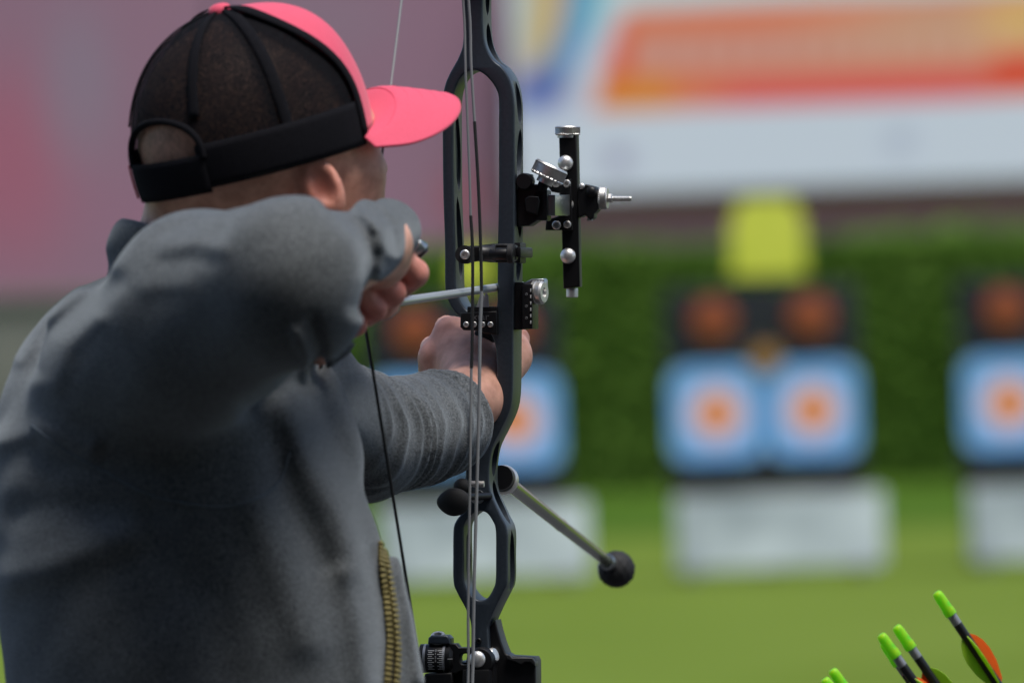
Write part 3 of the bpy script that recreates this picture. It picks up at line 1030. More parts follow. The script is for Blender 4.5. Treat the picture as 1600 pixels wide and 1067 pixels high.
# zip: two rows of brass teeth on dark tape
rowA = on_surface([(592, 850), (595, 890), (602, 935), (607, 990), (606, 1030), (603, 1075)], jacket_sdf, .001, 16)
rowB = on_surface([(598, 862), (606, 900), (614, 950), (619, 1005), (619, 1040), (616, 1075)], jacket_sdf, .001, 16)
for nm, row in (('zip_teeth', rowA), ('zip_teeth', rowB)):
    bm = bmesh.new()
    acc_ = 0; last = row[0]; seglen = .0052
    dists = [0]
    for a_, b_ in zip(row, row[1:]): dists.append(dists[-1] + np.linalg.norm(b_ - a_))
    dists = np.array(dists); arr = np.array(row)
    for s_ in np.arange(0, dists[-1], seglen):
        c_ = np.array([np.interp(s_, dists, arr[:, k]) for k in range(3)])
        c2 = np.array([np.interp(s_ + .004, dists, arr[:, k]) for k in range(3)])
        t_ = c2 - c_
        if np.linalg.norm(t_) < 1e-6: continue
        t_ /= np.linalg.norm(t_)
        nn = grad(jacket_sdf, c_); nn -= t_ * (nn @ t_); nn /= np.linalg.norm(nn)
        bm_box(bm, c_ + nn * .0015, (np.cross(t_, nn), t_, nn), (.0034, .0016, .0018), .0005, 1)
    o = from_bm(nm, bm, M['brass'], jacket, angle=40)
    o['kind'] = 'stuff'
bm = bmesh.new()
ra_, rb_ = np.array(rowA), np.array(rowB)
k_ = min(len(ra_), len(rb_))
vv_ = []
for i in range(k_):
    mid = (ra_[i] + rb_[i]) / 2
    vv_.append([bm.verts.new(ra_[i] + (ra_[i] - mid) * .9 - CF * .0004), bm.verts.new(mid - CF * .0004), bm.verts.new(rb_[i] + (rb_[i] - mid) * .5 - CF * .0004)])
for a_, b_ in zip(vv_, vv_[1:]):
    bm.faces.new((a_[0], a_[1], b_[1], b_[0])); bm.faces.new((a_[1], a_[2], b_[2], b_[1]))
from_bm('zip_tape', bm, M['tape'], jacket)
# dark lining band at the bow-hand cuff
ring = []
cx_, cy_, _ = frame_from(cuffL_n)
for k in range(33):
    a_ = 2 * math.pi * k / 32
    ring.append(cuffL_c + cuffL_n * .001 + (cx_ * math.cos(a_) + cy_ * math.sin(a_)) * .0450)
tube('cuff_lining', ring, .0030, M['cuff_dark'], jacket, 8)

# ---------------- cap
cap = empty('cap', (0, 0, 0)); cap.parent = person
CB = P(400, 247, YHD)                      # middle of the rim
CRF, CRL, CHT = .117, .106, .142
def cap_pt(phi, t, out=0.0):
    "phi 0 = front, positive to the wearer's right; t 0 = rim .. 1 = top"
    el = t * math.pi / 2
    c_ = max(0.0, math.cos(el)) ** (.72 + .20 * smooth(.2, -.6, math.cos(phi)))
    s_ = math.copysign(abs(math.sin(el)) ** .98, t)
    front = max(0, math.cos(phi))
    bulge = 1 + .05 * front * math.sin(math.pi * t) + .03 * math.sin(math.pi * min(t * 1.4, 1))
    h_ = CHT * (1 + .04 * front * math.sin(math.pi * t) ** 2)
    pt = CB + hf * (CRF * math.cos(phi) * c_ * bulge) + hr * (CRL * math.sin(phi) * c_ * bulge) + hu * (h_ * s_)
    if out:
        n_ = pt - (CB + hu * .03); n_ /= np.linalg.norm(n_)
        pt = pt + n_ * out
    return pt
def crumple(phi, t):
    return .0025 * math.sin(5 * phi + 3 * t) * math.sin(7 * t + phi) * min(1, t * 3) * (1 - t)
def cap_patch(name, p0, p1, t0, t1, material, out=0.0, thick=.0016, nphi=None, nt=18, skip=None):
    n1 = nphi or max(4, int(abs(p1 - p0) / R_(3)))
    vv, ff = [], []
    for i in range(n1 + 1):
        for j in range(nt + 1):
            ph = p0 + (p1 - p0) * i / n1; t = t0 + (t1 - t0) * j / nt
            vv.append(cap_pt(ph, t, out + crumple(ph, t)))
    for i in range(n1):
        for j in range(nt):
            ph = p0 + (p1 - p0) * (i + .5) / n1; t = t0 + (t1 - t0) * (j + .5) / nt
            if skip and skip(ph, t): continue
            a_ = i * (nt + 1) + j
            ff.append((a_, a_ + nt + 1, a_ + nt + 2, a_ + 1))
    o = pydata(name, vv, ff, material, cap)
    so = o.modifiers.new('thick', 'SOLIDIFY'); so.thickness = thick; so.offset = 1
    return o
FS = R_(58)
def fs_at(t):                                # the front seam runs back a little towards the top
    return FS + R_(32) * smooth(.15, .9, t)
def seam_at(ph, t):
    k = {FS: 1, 2 * math.pi - FS: -1}.get(ph, 0)
    return ph + k * (fs_at(t) - FS)
def strip_patch(name, pa, pb, t0, t1, material, out, thick, nphi=24, nt=24, skip=None):
    vv, ff = [], []
    for i in range(nphi + 1):
        for j in range(nt + 1):
            t = t0 + (t1 - t0) * j / nt
            a_, b_ = seam_at(pa, t), seam_at(pb, t)
            ph = a_ + (b_ - a_) * i / nphi
            vv.append(cap_pt(ph, t, out + crumple(ph, t)))
    for i in range(nphi):
        for j in range(nt):
            t = t0 + (t1 - t0) * (j + .5) / nt
            a_, b_ = seam_at(pa, t), seam_at(pb, t)
            if skip and skip(a_ + (b_ - a_) * (i + .5) / nphi, t): continue
            a = i * (nt + 1) + j
            ff.append((a, a + nt + 1, a + nt + 2, a + 1))
    o = pydata(name, vv, ff, material, cap)
    if thick:
        so = o.modifiers.new('thick', 'SOLIDIFY'); so.thickness = thick; so.offset = 1
    return o
vv, ff = [], []
for i in range(41):
    for j in range(25):
        t = j / 24; ph = -fs_at(t) + 2 * fs_at(t) * i / 40
        vv.append(cap_pt(ph, t, .0012 + crumple(ph, t)))
for i in range(40):
    for j in range(24):
        a_ = i * 25 + j
        ff.append((a_, a_ + 25, a_ + 26, a_ + 1))
o = pydata('front_panel', vv, ff, M['pink'], cap)
so = o.modifiers.new('thick', 'SOLIDIFY'); so.thickness = .002; so.offset = 1
ARC = R_(174)                                # middle of the rear opening
arch = lambda ph, t: ((abs(ph - ARC)) / R_(27)) ** 2.4 + (max(t - .10, 0) / .165) ** 2.4 < 1
SEAMS = [FS, R_(104), R_(148), R_(208), R_(256), 2 * math.pi - FS]
for a_, b_ in zip(SEAMS, SEAMS[1:]):
    strip_patch('mesh_panel', a_, b_, .0, 1, M['mesh'], 0, 0, 36, 44, arch)
# taped seams
for ph in SEAMS:
    w_ = R_(3.4)
    vv, ff = [], []
    nt_ = 24
    t00 = .26 if ph in (R_(148), R_(208)) else 0
    for j in range(nt_ + 1):
        t = t00 + j / nt_ * (.99 - t00)
        ww = w_ * (1 / max(.3, math.cos(t * math.pi / 2) ** .72)) * .8
        for k in (-1, -.33, .33, 1):
            vv.append(cap_pt(seam_at(ph, t) + ww * k, t, .0009 + .0006 * (1 - k * k) + crumple(ph, t) + (.0022 if ph in (FS, 2 * math.pi - FS) else 0)))
    for j in range(nt_):
        for k in range(3):
            a_ = j * 4 + k
            ff.append((a_, a_ + 1, a_ + 5, a_ + 4))
    o = pydata('seam_tape', vv, ff, M['black_cloth'], cap)
    so = o.modifiers.new('thick', 'SOLIDIFY'); so.thickness = .001
cap_patch('rim_band', FS - R_(1), R_(150), -.035, .145, M['black_cloth'], .0026, .0014, nt=6)
cap_patch('rim_band', R_(199), 2 * math.pi - FS + R_(1), -.035, .145, M['black_cloth'], .0026, .0014, nt=6)
cap_patch('rear_strap', R_(146), R_(203), -.05, .105, M['black_cloth'], .0036, .0018, nt=6)
# edging of the rear opening
pts = []
for k in range(29):
    a_ = math.pi * k / 28
    ph = ARC + R_(28) * -math.cos(a_); t = .09 + .185 * math.sin(a_) ** .8
    pts.append(cap_pt(ph, t, .002))
tube('arch_edging', pts, .0034, M['black_cloth'], cap, 8)
cap_patch('red_tab', R_(203), R_(210), -.03, .10, M['red_tab'], .0052, .001, nt=3)
# button
bt = cap_pt(0, 1)
lathe('button', [(.011, -.002), (.0115, .002), (.009, .006), (.004, .0078), (.0005, .008)], bt, hu, M['pink'], cap, 20, angle=60)
# brim
vv, ff = [], []
nb_, ns_ = 44, 16
BFS = R_(60)
def brim_pt(ph, s_):
    b0_ = cap_pt(ph, .0, .002)
    lat = math.sin(ph) / math.sin(BFS)
    Lb = .108 * max(0.0, 1 - abs(lat) ** 3.2) ** .5
    q = b0_ + hf * (Lb * s_) + hr * (.012 * lat * s_)
    drop = -.012 * lat * lat * s_ - (.028 * s_ + .007 * s_ * s_) * Lb / .108
    return q + hu * (drop + .042 * (1 - lat * lat) * (.3 + .7 * min(1, s_ * 3)))
for i in range(nb_ + 1):
    for j in range(ns_ + 1):
        vv.append(brim_pt(-BFS + 2 * BFS * i / nb_, j / ns_))
M['pink_thread'] = mat('pink_thread', (.62, .06, .12), .8)
for s_ in (.30, .45, .60, .74, .86, .96):
    tube('stitch_row', [brim_pt(-BFS * .93 + 2 * BFS * .93 * k / 40, s_) + hu * .0017 for k in range(41)], .00045, M['pink_thread'], cap, 6)
for i in range(nb_):
    for j in range(ns_):
        a_ = i * (ns_ + 1) + j
        ff.append((a_, a_ + ns_ + 1, a_ + ns_ + 2, a_ + 1))
o = pydata('brim', vv, ff, M['pink'], cap)
so = o.modifiers.new('thick', 'SOLIDIFY'); so.thickness = .0036; so.offset = 0
so = o.modifiers.new('round', 'SUBSURF'); so.levels = 1; so.render_levels = 1

# ---------------- trousers and shoes (below the frame)
hipc = P(330, 1300, 8.0)
gx_, gy_ = hipc[0], 8.0
legs = [((gx_, 7.90), (gx_ - .02, 7.78)), ((gx_, 8.10), (gx_ + .02, 8.24))]
lp_ = [(ell((gx_, gy_, .92), (.165, .175, .12)), .05)]
for (hx_, hy_), (fx_, fy_) in legs:
    lp_.append((cone((hx_, hy_, .86), ((hx_ + fx_) / 2, (hy_ + fy_) / 2, .50), .098, .072), .04))
    lp_.append((cone(((hx_ + fx_) / 2, (hy_ + fy_) / 2, .50), (fx_, fy_, .10), .072, .058), .03))
tro = blend(lp_)
tsdf = lambda p: smax(tro(p) - .006 * np.sin(p[:, 2] * 45 + p[:, 0] * 20) * np.exp(-((p[:, 2] - .25) / .2) ** 2), .05 - p[:, 2], .004)
v, f = net_surface(tsdf, (gx_ - .25, 7.6, .02), (gx_ + .25, 8.45, 1.08), .008)
new_obj('trousers', fast_mesh('trousers', v, f), M['trousers'], person)
for (_, _), (fx_, fy_) in legs:
    ss = blend([(ell((fx_ + .09, fy_, .045), (.15, .05, .05)), .02), (cone((fx_, fy_, .05), (fx_, fy_, .12), .048, .05), .03)])
    s2 = lambda p, ss=ss: smax(ss(p), .001 - p[:, 2], .003)
    v, f = net_surface(s2, (fx_ - .12, fy_ - .09, -.02), (fx_ + .28, fy_ + .09, .2), .006)
    new_obj('shoe', fast_mesh('shoe', v, f), M['shoe'], person)

# ================================================================== RELEASE AID
rel = empty('release_aid', P(640, 400, 8.02))
tag(rel, 'black and grey release aid held in the drawing hand', 'release aid')
ro = np.array(rel.location)
tube('handle', [P(664, 388, 8.02) - ro, P(640, 404, 8.035) - ro, P(606, 432, 8.035) - ro, P(574, 462, 8.03) - ro], [.004, .0075, .0078, .006], M['black_metal'], rel, 14)
tube('thumb_barrel', [P(636, 396, 8.01) - ro, P(656, 383, 8.012) - ro, P(662, 388, 8.014) - ro], [.0065, .0075, .0055], M['alloy'], rel, 16)
tube('hook', [P(600, 436, 8.04) - ro, P(588, 462, 8.06) - ro, P(572, 482, 8.075) - ro], [.004, .0035, .003], M['black_metal'], rel, 10)

# ================================================================== BOW
ALPHA = R_(10)
YBOW = 8.58
BO = P(760, 533.5, YBOW)
eu = CR * math.cos(ALPHA) - CF * math.sin(ALPHA)
ew = CR * math.sin(ALPHA) + CF * math.cos(ALPHA)
ev_ = CU
bow = empty('compound_bow', mat=Matrix(((eu[0], ew[0], ev_[0], BO[0]), (eu[1], ew[1], ev_[1], BO[1]), (eu[2], ew[2], ev_[2], BO[2]), (0, 0, 0, 1))))
tag(bow, 'dark slate compound bow with open riser, sight and stabilizer, held by the archer', 'bow')
bpy.context.view_layer.update()
XO = (760 - 800) * YBOW / FPX
def B(px, py, w=0.0):
    "bow-local point (across, along the arrow, up) seen at (px, py)"
    c_, s_ = math.cos(ALPHA), math.sin(ALPHA)
    xr = (px - 800) / FPX
    u = (xr * (YBOW + w * c_) - XO - w * s_) / (c_ + xr * s_)
    D = YBOW - u * s_ + w * c_
    return np.array([u, w, (533.5 - py) / FPX * D])
def BW(p):
    "world point to bow-local"
    q = np.array(p) - BO
    return np.array([q @ eu, q @ ew, q @ ev_])
def loop2(pts, n=5, closed=True, w=0):
    return [(q[0], q[2]) for q in [B(x, y, w) for x, y in (catmull([np.array(p, float) for p in pts], n, closed) if n else pts)]]
def to_bow(w0, d):
    return lambda a: np.stack([a[:, 0], w0 + d / 2 - a[:, 2], a[:, 1]], 1)

outer = [(723, -70), (723, 0), (723.5, 62), (717, 88), (703, 114), (695, 133), (691.5, 155), (691, 200), (692, 300), (694.5, 380), (695, 446), (698, 464),
         (705, 480), (716, 493), (735, 503), (758, 514), (771, 530), (775.5, 560), (775, 595), (771, 622), (762, 650), (751, 676), (738, 700), (729, 722), (727, 745), (727, 792), (720, 803), (712, 814),
         (708, 828), (707.5, 870), (708, 908), (714, 926), (728, 952), (735, 972), (736, 1000), (736, 1090),
         (764, 1090), (763, 1000), (763, 976), (775, 947), (786, 925), (792.5, 908), (793, 868), (792.5, 828), (783, 806), (770, 778), (765, 760), (764, 738), (766, 715), (771, 694),
         (784, 668), (795, 644), (800, 622), (801.5, 590), (802, 520), (803, 440), (804, 300), (804, 200), (803, 155), (797, 126), (785, 106), (770, 93), (759, 72), (755, 46), (754, 0), (754, -70)]
win = [(741, 110), (726, 115), (714, 132), (708.5, 155), (708, 200), (708.5, 300), (711, 380), (712, 446), (715.5, 461), (722, 475), (732, 486), (752, 492), (768, 490), (776, 478), (777, 450), (777.5, 380), (779, 300), (779, 200), (779, 156), (775, 140), (766, 126), (754, 115)]
lwin = [(748, 798), (736, 804), (727, 815), (724, 828), (724.5, 870), (725, 906), (732, 924), (743, 935), (753, 937), (762, 933), (770, 920), (774, 906), (774.5, 868), (774, 828), (769, 813), (760, 801)]
RD = .052
rm = plate_mesh([loop2(outer), loop2(win), loop2(lwin)], RD, .0022, to_bow(0, RD))
riser = new_obj('riser', rm, M['riser'], None)
# pockets milled into the side faces
def cutter(pts_wv, u0, u1):
    bm = bmesh.new()
    a = [bm.verts.new((u0, w, z)) for w, z in pts_wv]
    b2 = [bm.verts.new((u1, w, z)) for w, z in pts_wv]
    bm.faces.new(a); bm.faces.new(b2[::-1])
    n = len(a)
    for i in range(n): bm.faces.new((a[i], b2[i], b2[(i + 1) % n], a[(i + 1) % n]))
    bmesh.ops.recalc_face_normals(bm, faces=bm.faces)
    return bm
def z_at(py): return (533.5 - py) / FPX * YBOW
def slot(y0, y1, w0, w1, u0, u1, lean=.0):
    "leaf shaped pocket between picture heights y0 (upper) and y1"
    z0_, z1_ = z_at(y0), z_at(y1)
    n = 10; pts = []
    for k in range(n + 1):
        t = k / n; s_ = math.sin(math.pi * t) ** .5
        pts.append(((w0 + w1) / 2 + (w1 - w0) / 2 * s_ + lean * (t - .5), z0_ + (z1_ - z0_) * t))
    for k in range(n - 1, 0, -1):
        t = k / n; s_ = math.sin(math.pi * t) ** .5
        pts.append(((w0 + w1) / 2 - (w1 - w0) / 2 * s_ + lean * (t - .5), z0_ + (z1_ - z0_) * t))
    return cutter(pts, u0, u1)
cuts = bmesh.new()
def add_cut(bm):
    me_ = bpy.data.meshes.new('c'); bm.to_mesh(me_); bm.free(); cuts.from_mesh(me_); bpy.data.meshes.remove(me_)
uR = lambda px: B(px, 533, 0)[0]
ub = uR(795)
for y0, y1, ln_ in ((116, 196, .010), (200, 286, -.012), (292, 372, .012), (378, 440, -.01)):
    add_cut(slot(y0, y1, .013, .042, uR(797), uR(830), ln_))
add_cut(slot(34, 106, .014, .046, uR(749), uR(800), .0))
add_cut(slot(-60, 24, .014, .042, uR(749), uR(775), .0))
for y0, y1 in ((688, 745), (750, 820)):
    add_cut(slot(y0, y1, .012, .042, uR(758), uR(810), .0))
for y0, y1 in ((828, 936),):
    add_cut(slot(y0, y1, .013, .042, uR(787), uR(806), .006))
for y0, y1 in ((175, 300), (306, 440)):
    add_cut(slot(y0, y1, .012, .042, uR(704), uR(716), .01))
for y0, y1 in ((832, 906),):
    add_cut(slot(y0, y1, .012, .042, uR(720), uR(731), .0))
bmesh.ops.recalc_face_normals(cuts, faces=cuts.faces)
cme = bpy.data.meshes.new('cutter'); cuts.to_mesh(cme); cuts.free()
co = bpy.data.objects.new('cutter', cme); COL.objects.link(co)
md = riser.modifiers.new('b', 'BOOLEAN'); md.operation = 'DIFFERENCE'; md.object = co; md.solver = 'EXACT'; md.use_self = True
dg = bpy.context.evaluated_depsgraph_get()
rm2 = bpy.data.meshes.new_from_object(riser.evaluated_get(dg))
bpy.data.objects.remove(co); bpy.data.objects.remove(riser)
rm2.shade_smooth(); rm2.set_sharp_from_angle(angle=R_(32))
riser = new_obj('riser', rm2, M['riser'], bow, smooth=False)

# limb pockets, limbs, cams (outside the frame)
for sgn, py0, py1 in ((1, -70, -250), (-1, 1090, 1285)):
    a_ = B(744 if sgn > 0 else 750, py0 + 20 * sgn, .03)
    tipz = B(740, py1, 0)[2]
    tip = np.array([B(735, 533, 0)[0] - .012, -.19, tipz])
    box('limb_pocket', a_ + np.array([0, .0, .01 * sgn]), (.021, .035, .035), M['black_metal'], bow, .004)
    for s_ in (-1, 1):
        bm = bmesh.new()
        bm_tube(bm, [a_ + np.array([s_ * .014, .02, .02 * sgn]), a_ * .6 + tip * .4 + np.array([s_ * .015, .03, 0]), tip + np.array([s_ * .016, 0, 0])], [.008, .0075, .006], 8)
        from_bm('limb', bm, M['black_metal'], bow)
    cm = lathe('cam', [(.008, -.005), (.045, -.005), (.041, 0), (.045, .005), (.008, .005)], tip + np.array([0, .01, 0]), (1, 0, 0), M['black_metal'], bow, 32)
CAMT = BW(P(657, -235, 8.36)); CAML = BW(P(694, 1275, 8.38))
# bowstring to the nocking point, cables
NOCK = BW(P(567, 482, 8.06))
tube('string', [np.array(CAMT), NOCK], .0013, M['string_grey'], bow, 8)
tube('string', [NOCK, NOCK * .62 + CAML * .38, CAML], [.0016, .0016, .0016], M['string_black'], bow, 8)
WC = -.155
cabA = [(700, -240, -.17), (723.5, 0, WC), (727.5, 114, WC), (733.5, 268, WC), (735.5, 337, WC)]
cabA2 = [(735.5, 337, WC), (738.5, 398, WC), (738, 528, WC), (736.5, 575, WC)]
cabA3 = [(736.5, 575, WC), (734.5, 733, WC), (731.5, 952, WC), (731.5, 1067, WC), (722, 1275, -.17)]
cabB = [(706, -240, -.17), (732, 0, WC), (736, 100, WC), (741.5, 190, WC)]
cabB2 = [(741.5, 190, WC), (747.5, 290, WC), (751.5, 395, WC), (752.5, 455, WC)]
cabB3 = [(752.5, 455, WC), (750, 528, WC), (748.5, 640, WC), (745, 760, WC), (740.5, 930, WC), (738, 1067, WC), (728, 1275, -.17)]
for c_, mt_, r_ in ((cabA, 'string_grey', .00125), (cabA2, 'string_black', .00165), (cabA3, 'string_grey', .0014), (cabB, 'string_grey', .0014), (cabB2, 'string_black', .00165), (cabB3, 'string_grey', .0017)):
    tube('cable', [B(*q) for q in catmull([np.array(t, float) for t in c_], 4, False)], r_, M[mt_], bow, 8)

def bl(name, prof, px, py, w, axis, mt, parent=bow, n=28, angle=35):
    return lathe(name, prof, B(px, py, w), axis, M[mt], parent, n, angle)
U_, W_, V_ = (1, 0, 0), (0, 1, 0), (0, 0, 1)
NEG = (0, -1, 0)
def pxm(v_): return v_ * YBOW / FPX

def bbox(name, x0, x1, y0, y1, w0, w1, mt, parent=bow, bev=.0012):
    "block covering a pixel rectangle, between depths w0 and w1 along the arrow"
    a_, b_ = B(x0, y1, w0), B(x1, y0, w0)
    c_ = np.array([(a_[0] + b_[0]) / 2, (w0 + w1) / 2, (a_[2] + b_[2]) / 2])
    h_ = (abs(b_[0] - a_[0]) / 2, abs(w1 - w0) / 2, abs(b_[2] - a_[2]) / 2)
    return box(name, c_, h_, M[mt], parent, bev)

def poly(name, pts, w0, depth, mt, parent=bow, bev=.001, n=0, holes=()):
    me_ = plate_mesh([loop2(pts, n, w=w0)] + [loop2(h, 4, w=w0) for h in holes], depth, bev, to_bow(w0, depth))
    me_.shade_smooth(); me_.set_sharp_from_angle(angle=R_(35))
    return new_obj(name, me_, M[mt], parent, smooth=False)

def screw(px, py, w, r_px, parent, mt='silver', depth=.004, axis=NEG):
    r = pxm(r_px)
    prof = [(r, -.002), (r, depth * .75), (r * .82, depth), (r * .48, depth), (r * .44, depth * .3), (1e-5, depth * .3)]
    o = lathe('screw', prof, B(px, py, w), axis, M[mt], parent, 20, 30)
    return o

def knurled(name, p0, axis, r, h, mt, parent, nth=44, chamfer=.12):
    "knob with a diamond knurl round its edge"
    x, y, z = frame_from(axis); p0 = np.array(p0, float)
    bm = bmesh.new(); rings = []
    nz_ = 9
    hs = [0, chamfer * h] + [chamfer * h + (1 - 2 * chamfer) * h * k / nz_ for k in range(1, nz_)] + [h * (1 - chamfer), h]
    nseg = nth * 2
    for j, hh_ in enumerate(hs):
        ring_ = []
        for k in range(nseg):
            rr = r
            if j == 0 or j == len(hs) - 1: rr = r * .93
            elif 1 < j < len(hs) - 2: rr = r * (1 - (.11 if (k + j) % 2 else 0))
            a = 2 * math.pi * k / nseg
            ring_.append(bm.verts.new(p0 + z * hh_ + (x * math.cos(a) + y * math.sin(a)) * rr))
        rings.append(ring_)
    for a, b2 in zip(rings, rings[1:]):
        for k in range(nseg): bm.faces.new((a[k], a[(k + 1) % nseg], b2[(k + 1) % nseg], b2[k]))
    bm.faces.new(rings[0]); bm.faces.new(rings[-1])
    return from_bm(name, bm, M[mt], parent, angle=12)

def dome(name, px, py, w, r_px, mt, parent, axis=NEG, depth=.7):
    r = pxm(r_px)
    prof = [(r * .96, -.002), (r, 0)] + [(r * math.cos(a), r * depth * math.sin(a)) for a in np.linspace(.15, 1.5, 8)]
    return lathe(name, prof, B(px, py, w), axis, M[mt], parent, 28, 60)

# ---------------- grip (under the hand)
poly('grip', [(742, 515), (768, 518), (774, 560), (768, 620), (752, 672), (738, 690), (733, 660), (744, 600), (740, 550)], .052, .028, 'rubber', n=3, bev=.004)

# ---------------- sight
sight = bpy.data.objects.new('sight', None); link(sight, bow)
WS = .012
poly('mount_block', [(806, 300), (812, 289), (838, 288), (851, 299), (852, 334), (838, 345), (826, 353), (808, 354)], WS, .030, 'black_metal', sight, .0015)
poly('mount_relief', [(819, 311), (826, 306), (841, 307), (843, 314), (839, 336), (821, 331)], WS - .005, .010, 'black_metal', sight, .0012)
bl('pivot_boss', [(.0085, -.004), (.0085, .012), (.0075, .014)], 822, 284, WS + .006, NEG, 'black_metal', sight)
bbox('mount_tab', 810, 830, 272, 292, WS, WS + .016, 'black_metal', sight, .002)
# extension bar running forward to the elevation bar
WE = .15
a_, b_ = B(853, 321, WS + .005), B(876, 321, WE - .01)
d_ = b_ - a_; ln_ = np.linalg.norm(d_); d_ /= ln_
sx_ = np.cross(d_, np.array([0, 0, 1.0])); sx_ /= np.linalg.norm(sx_)
box('extension_bar', (a_ + b_) / 2, (.0095, ln_ / 2, .0105), M['alloy'], sight, .001, ax=(sx_, d_, np.cross(sx_, d_)))
box('bar_clamp', B(847, 321, WS + .012), (.0075, .012, .0155), M['black_metal'], sight, .002)
# tilted knurled locking knob
kax = np.array([.42, .04, .9])
pk = B(848, 291, WS + .004)
lathe('knob_stem', [(.0055, -.006), (.0055, .008)], pk, kax, M['black_metal'], sight, 20)
lathe('knob_collar', [(.0085, 0), (.0085, .006), (.008, .007)], pk + kax / np.linalg.norm(kax) * .003, kax, M['bright'], sight, 24)
knurled('knurled_knob', pk + kax / np.linalg.norm(kax) * .0085, kax, .0176, .0145, 'silver', sight, 24)
# elevation bar with end cap
WB = WE
poly('elevation_bar', [(873, 211), (901, 211), (906, 448), (880, 451)], WB, .016, 'black_metal', sight, .0015)
knurled('top_knob', B(887, 211.5, WB + .008), V_, pxm(20), pxm(14), 'silver', sight, 36)
lathe('knob_collar', [(pxm(16.5), -.0005), (pxm(16.5), pxm(5)), (pxm(15), pxm(6))], B(887, 215, WB + .008), V_, M['silver'], sight, 28)
lathe('bottom_stud', [(pxm(9), 0), (pxm(9.5), pxm(2)), (pxm(9.5), pxm(14)), (pxm(8.5), pxm(15))], B(894, 450, WB + .008), (0, 0, -1), M['silver'], sight, 24)
dome('thumb_screw', 883.5, 255, WB - .001, 12.5, 'bright', sight)
dome('thumb_screw', 887.5, 400, WB - .001, 12.5, 'bright', sight)
dome('thumb_screw', 888, 320, WB - .002, 9, 'bright', sight, axis=(.5, -.85, 0))
poly('carriage', [(853, 288), (862, 282), (892, 280), (894, 360), (852, 360), (853, 344), (872, 338), (874, 302), (862, 300)], WB - .006, .012, 'black_metal', sight, .001)
for x_, y_, r_ in ((869, 287, 6.2), (886, 287, 6.2), (870, 352, 7), (887, 351, 6)):
    screw(x_, y_, WB - .006, r_, sight)
poly('windage_block', [(903, 294), (911, 291), (915, 288), (930, 292), (934, 300), (934, 328), (928, 334), (928, 340), (922, 344), (914, 336), (906, 340), (902, 336)], WB - .002, .022, 'black_metal', sight, .0015)
dome('set_screw', 909, 291, WB - .002, 5, 'bright', sight)
dome('set_screw', 924, 300, WB - .003, 9, 'black_metal', sight)
lathe('adjuster_pin', [(pxm(4), 0), (pxm(4.5), pxm(7))], B(922, 338, WB + .006), (0, 0, -1), M['pin_grey'], sight, 16)
knurled('windage_knob', B(936, 310, WB + .008), U_, pxm(17.5), pxm(14), 'silver', sight, 34)
lathe('lock_nut', [(pxm(6), 0), (pxm(8), pxm(1.5)), (pxm(8), pxm(6)), (pxm(6), pxm(7.5))], B(950, 310, WB + .008), U_, M['silver'], sight, 6)
lathe('threaded_rod', [(pxm(4), 0)] + [(pxm(4.4 if k % 2 else 3.7), pxm(1 + k * 1.15)) for k in range(25)] + [(pxm(3.2), pxm(30.5))], B(957, 310.5, WB + .008), U_, M['silver'], sight, 16)

# ---------------- cable roller guard
roller = bpy.data.objects.new('roller_guard', None); link(roller, bow)
WR = -.06
poly('guard_arm', [(726, 386), (745, 384), (768, 381), (800, 381), (806, 388), (806, 404), (796, 410), (765, 410), (748, 408), (727, 408)], WR, .014, 'black_metal', roller, .002, n=2)
lathe('roller', [(.006, -.006), (.0092, -.006), (.0078, -.002), (.0078, .002), (.0092, .006), (.006, .006)], B(727, 398, WR - .004), NEG, M['black_plastic'], roller, 28)
screw(727, 398, WR - .010, 7.5, roller, depth=.0035)
lathe('roller', [(.005, -.008), (.0088, -.008), (.0074, -.003), (.0074, .003), (.0088, .008), (.005, .008)], B(762, 396, WR - .006), (1, .1, 0), M['black_plastic'], roller, 28)
lathe('spacer', [(.0055, -.012), (.0062, -.011), (.0062, .011), (.0055, .012)], B(784, 397, WR - .008), U_, M['black_metal'], roller, 24)
lathe('end_ring', [(.0088, -.003), (.0098, -.002), (.0098, .002), (.0088, .003)], B(798, 396, WR - .006), U_, M['rubber'], roller, 28)
bbox('guard_bracket', 803, 813, 379, 411, -.03, .004, 'black_metal', roller, .0015)
bbox('guard_rod', 806, 814, 386, 402, WR, .01, 'black_metal', roller, .002)

# ---------------- arrow rest
rest = bpy.data.objects.new('arrow_rest', None); link(rest, bow)
WT = -.012
poly('rest_block', [(719, 489), (776, 486), (776, 523), (756, 521), (746, 517), (724, 516), (719, 511)], WT, .022, 'black_metal', rest, .0012)
bbox('rest_top', 730, 776, 479, 490, WT + .004, WT + .02, 'black_metal', rest, .001)
for x_, y_ in ((728.5, 507), (741, 507), (754, 507), (766.5, 507)):
    screw(x_, y_, WT - .0003, 4.4, rest, 'silver', .0016)
txt = bpy.data.curves.new('engraving', 'FONT'); txt.body = 'xtar'; txt.size = pxm(16); txt.extrude = .0002
to = bpy.data.objects.new('t', txt); COL.objects.link(to)
tm = bpy.data.meshes.new_from_object(to.evaluated_get(bpy.context.evaluated_depsgraph_get())); bpy.data.objects.remove(to)
for v_ in tm.vertices: v_.co = (v_.co.x, -v_.co.z, v_.co.y)
o = new_obj('engraving', tm, M['dim_print'], rest, smooth=False); o.location = B(738, 500, WT - .0006)
blade = [(744, 480), (750, 462), (753, 456), (757, 463), (759, 456), (763, 462), (764, 480)]
poly('launcher_blade', blade, WT + .004, .0014, 'pin_grey', rest, .0003)
bbox('rest_clamp', 802, 818, 441, 515, .004, .040, 'black_metal', rest, .0012)
bbox('scale_plate', 816, 832, 444, 514, -.002, .034, 'black_metal', rest, .001)
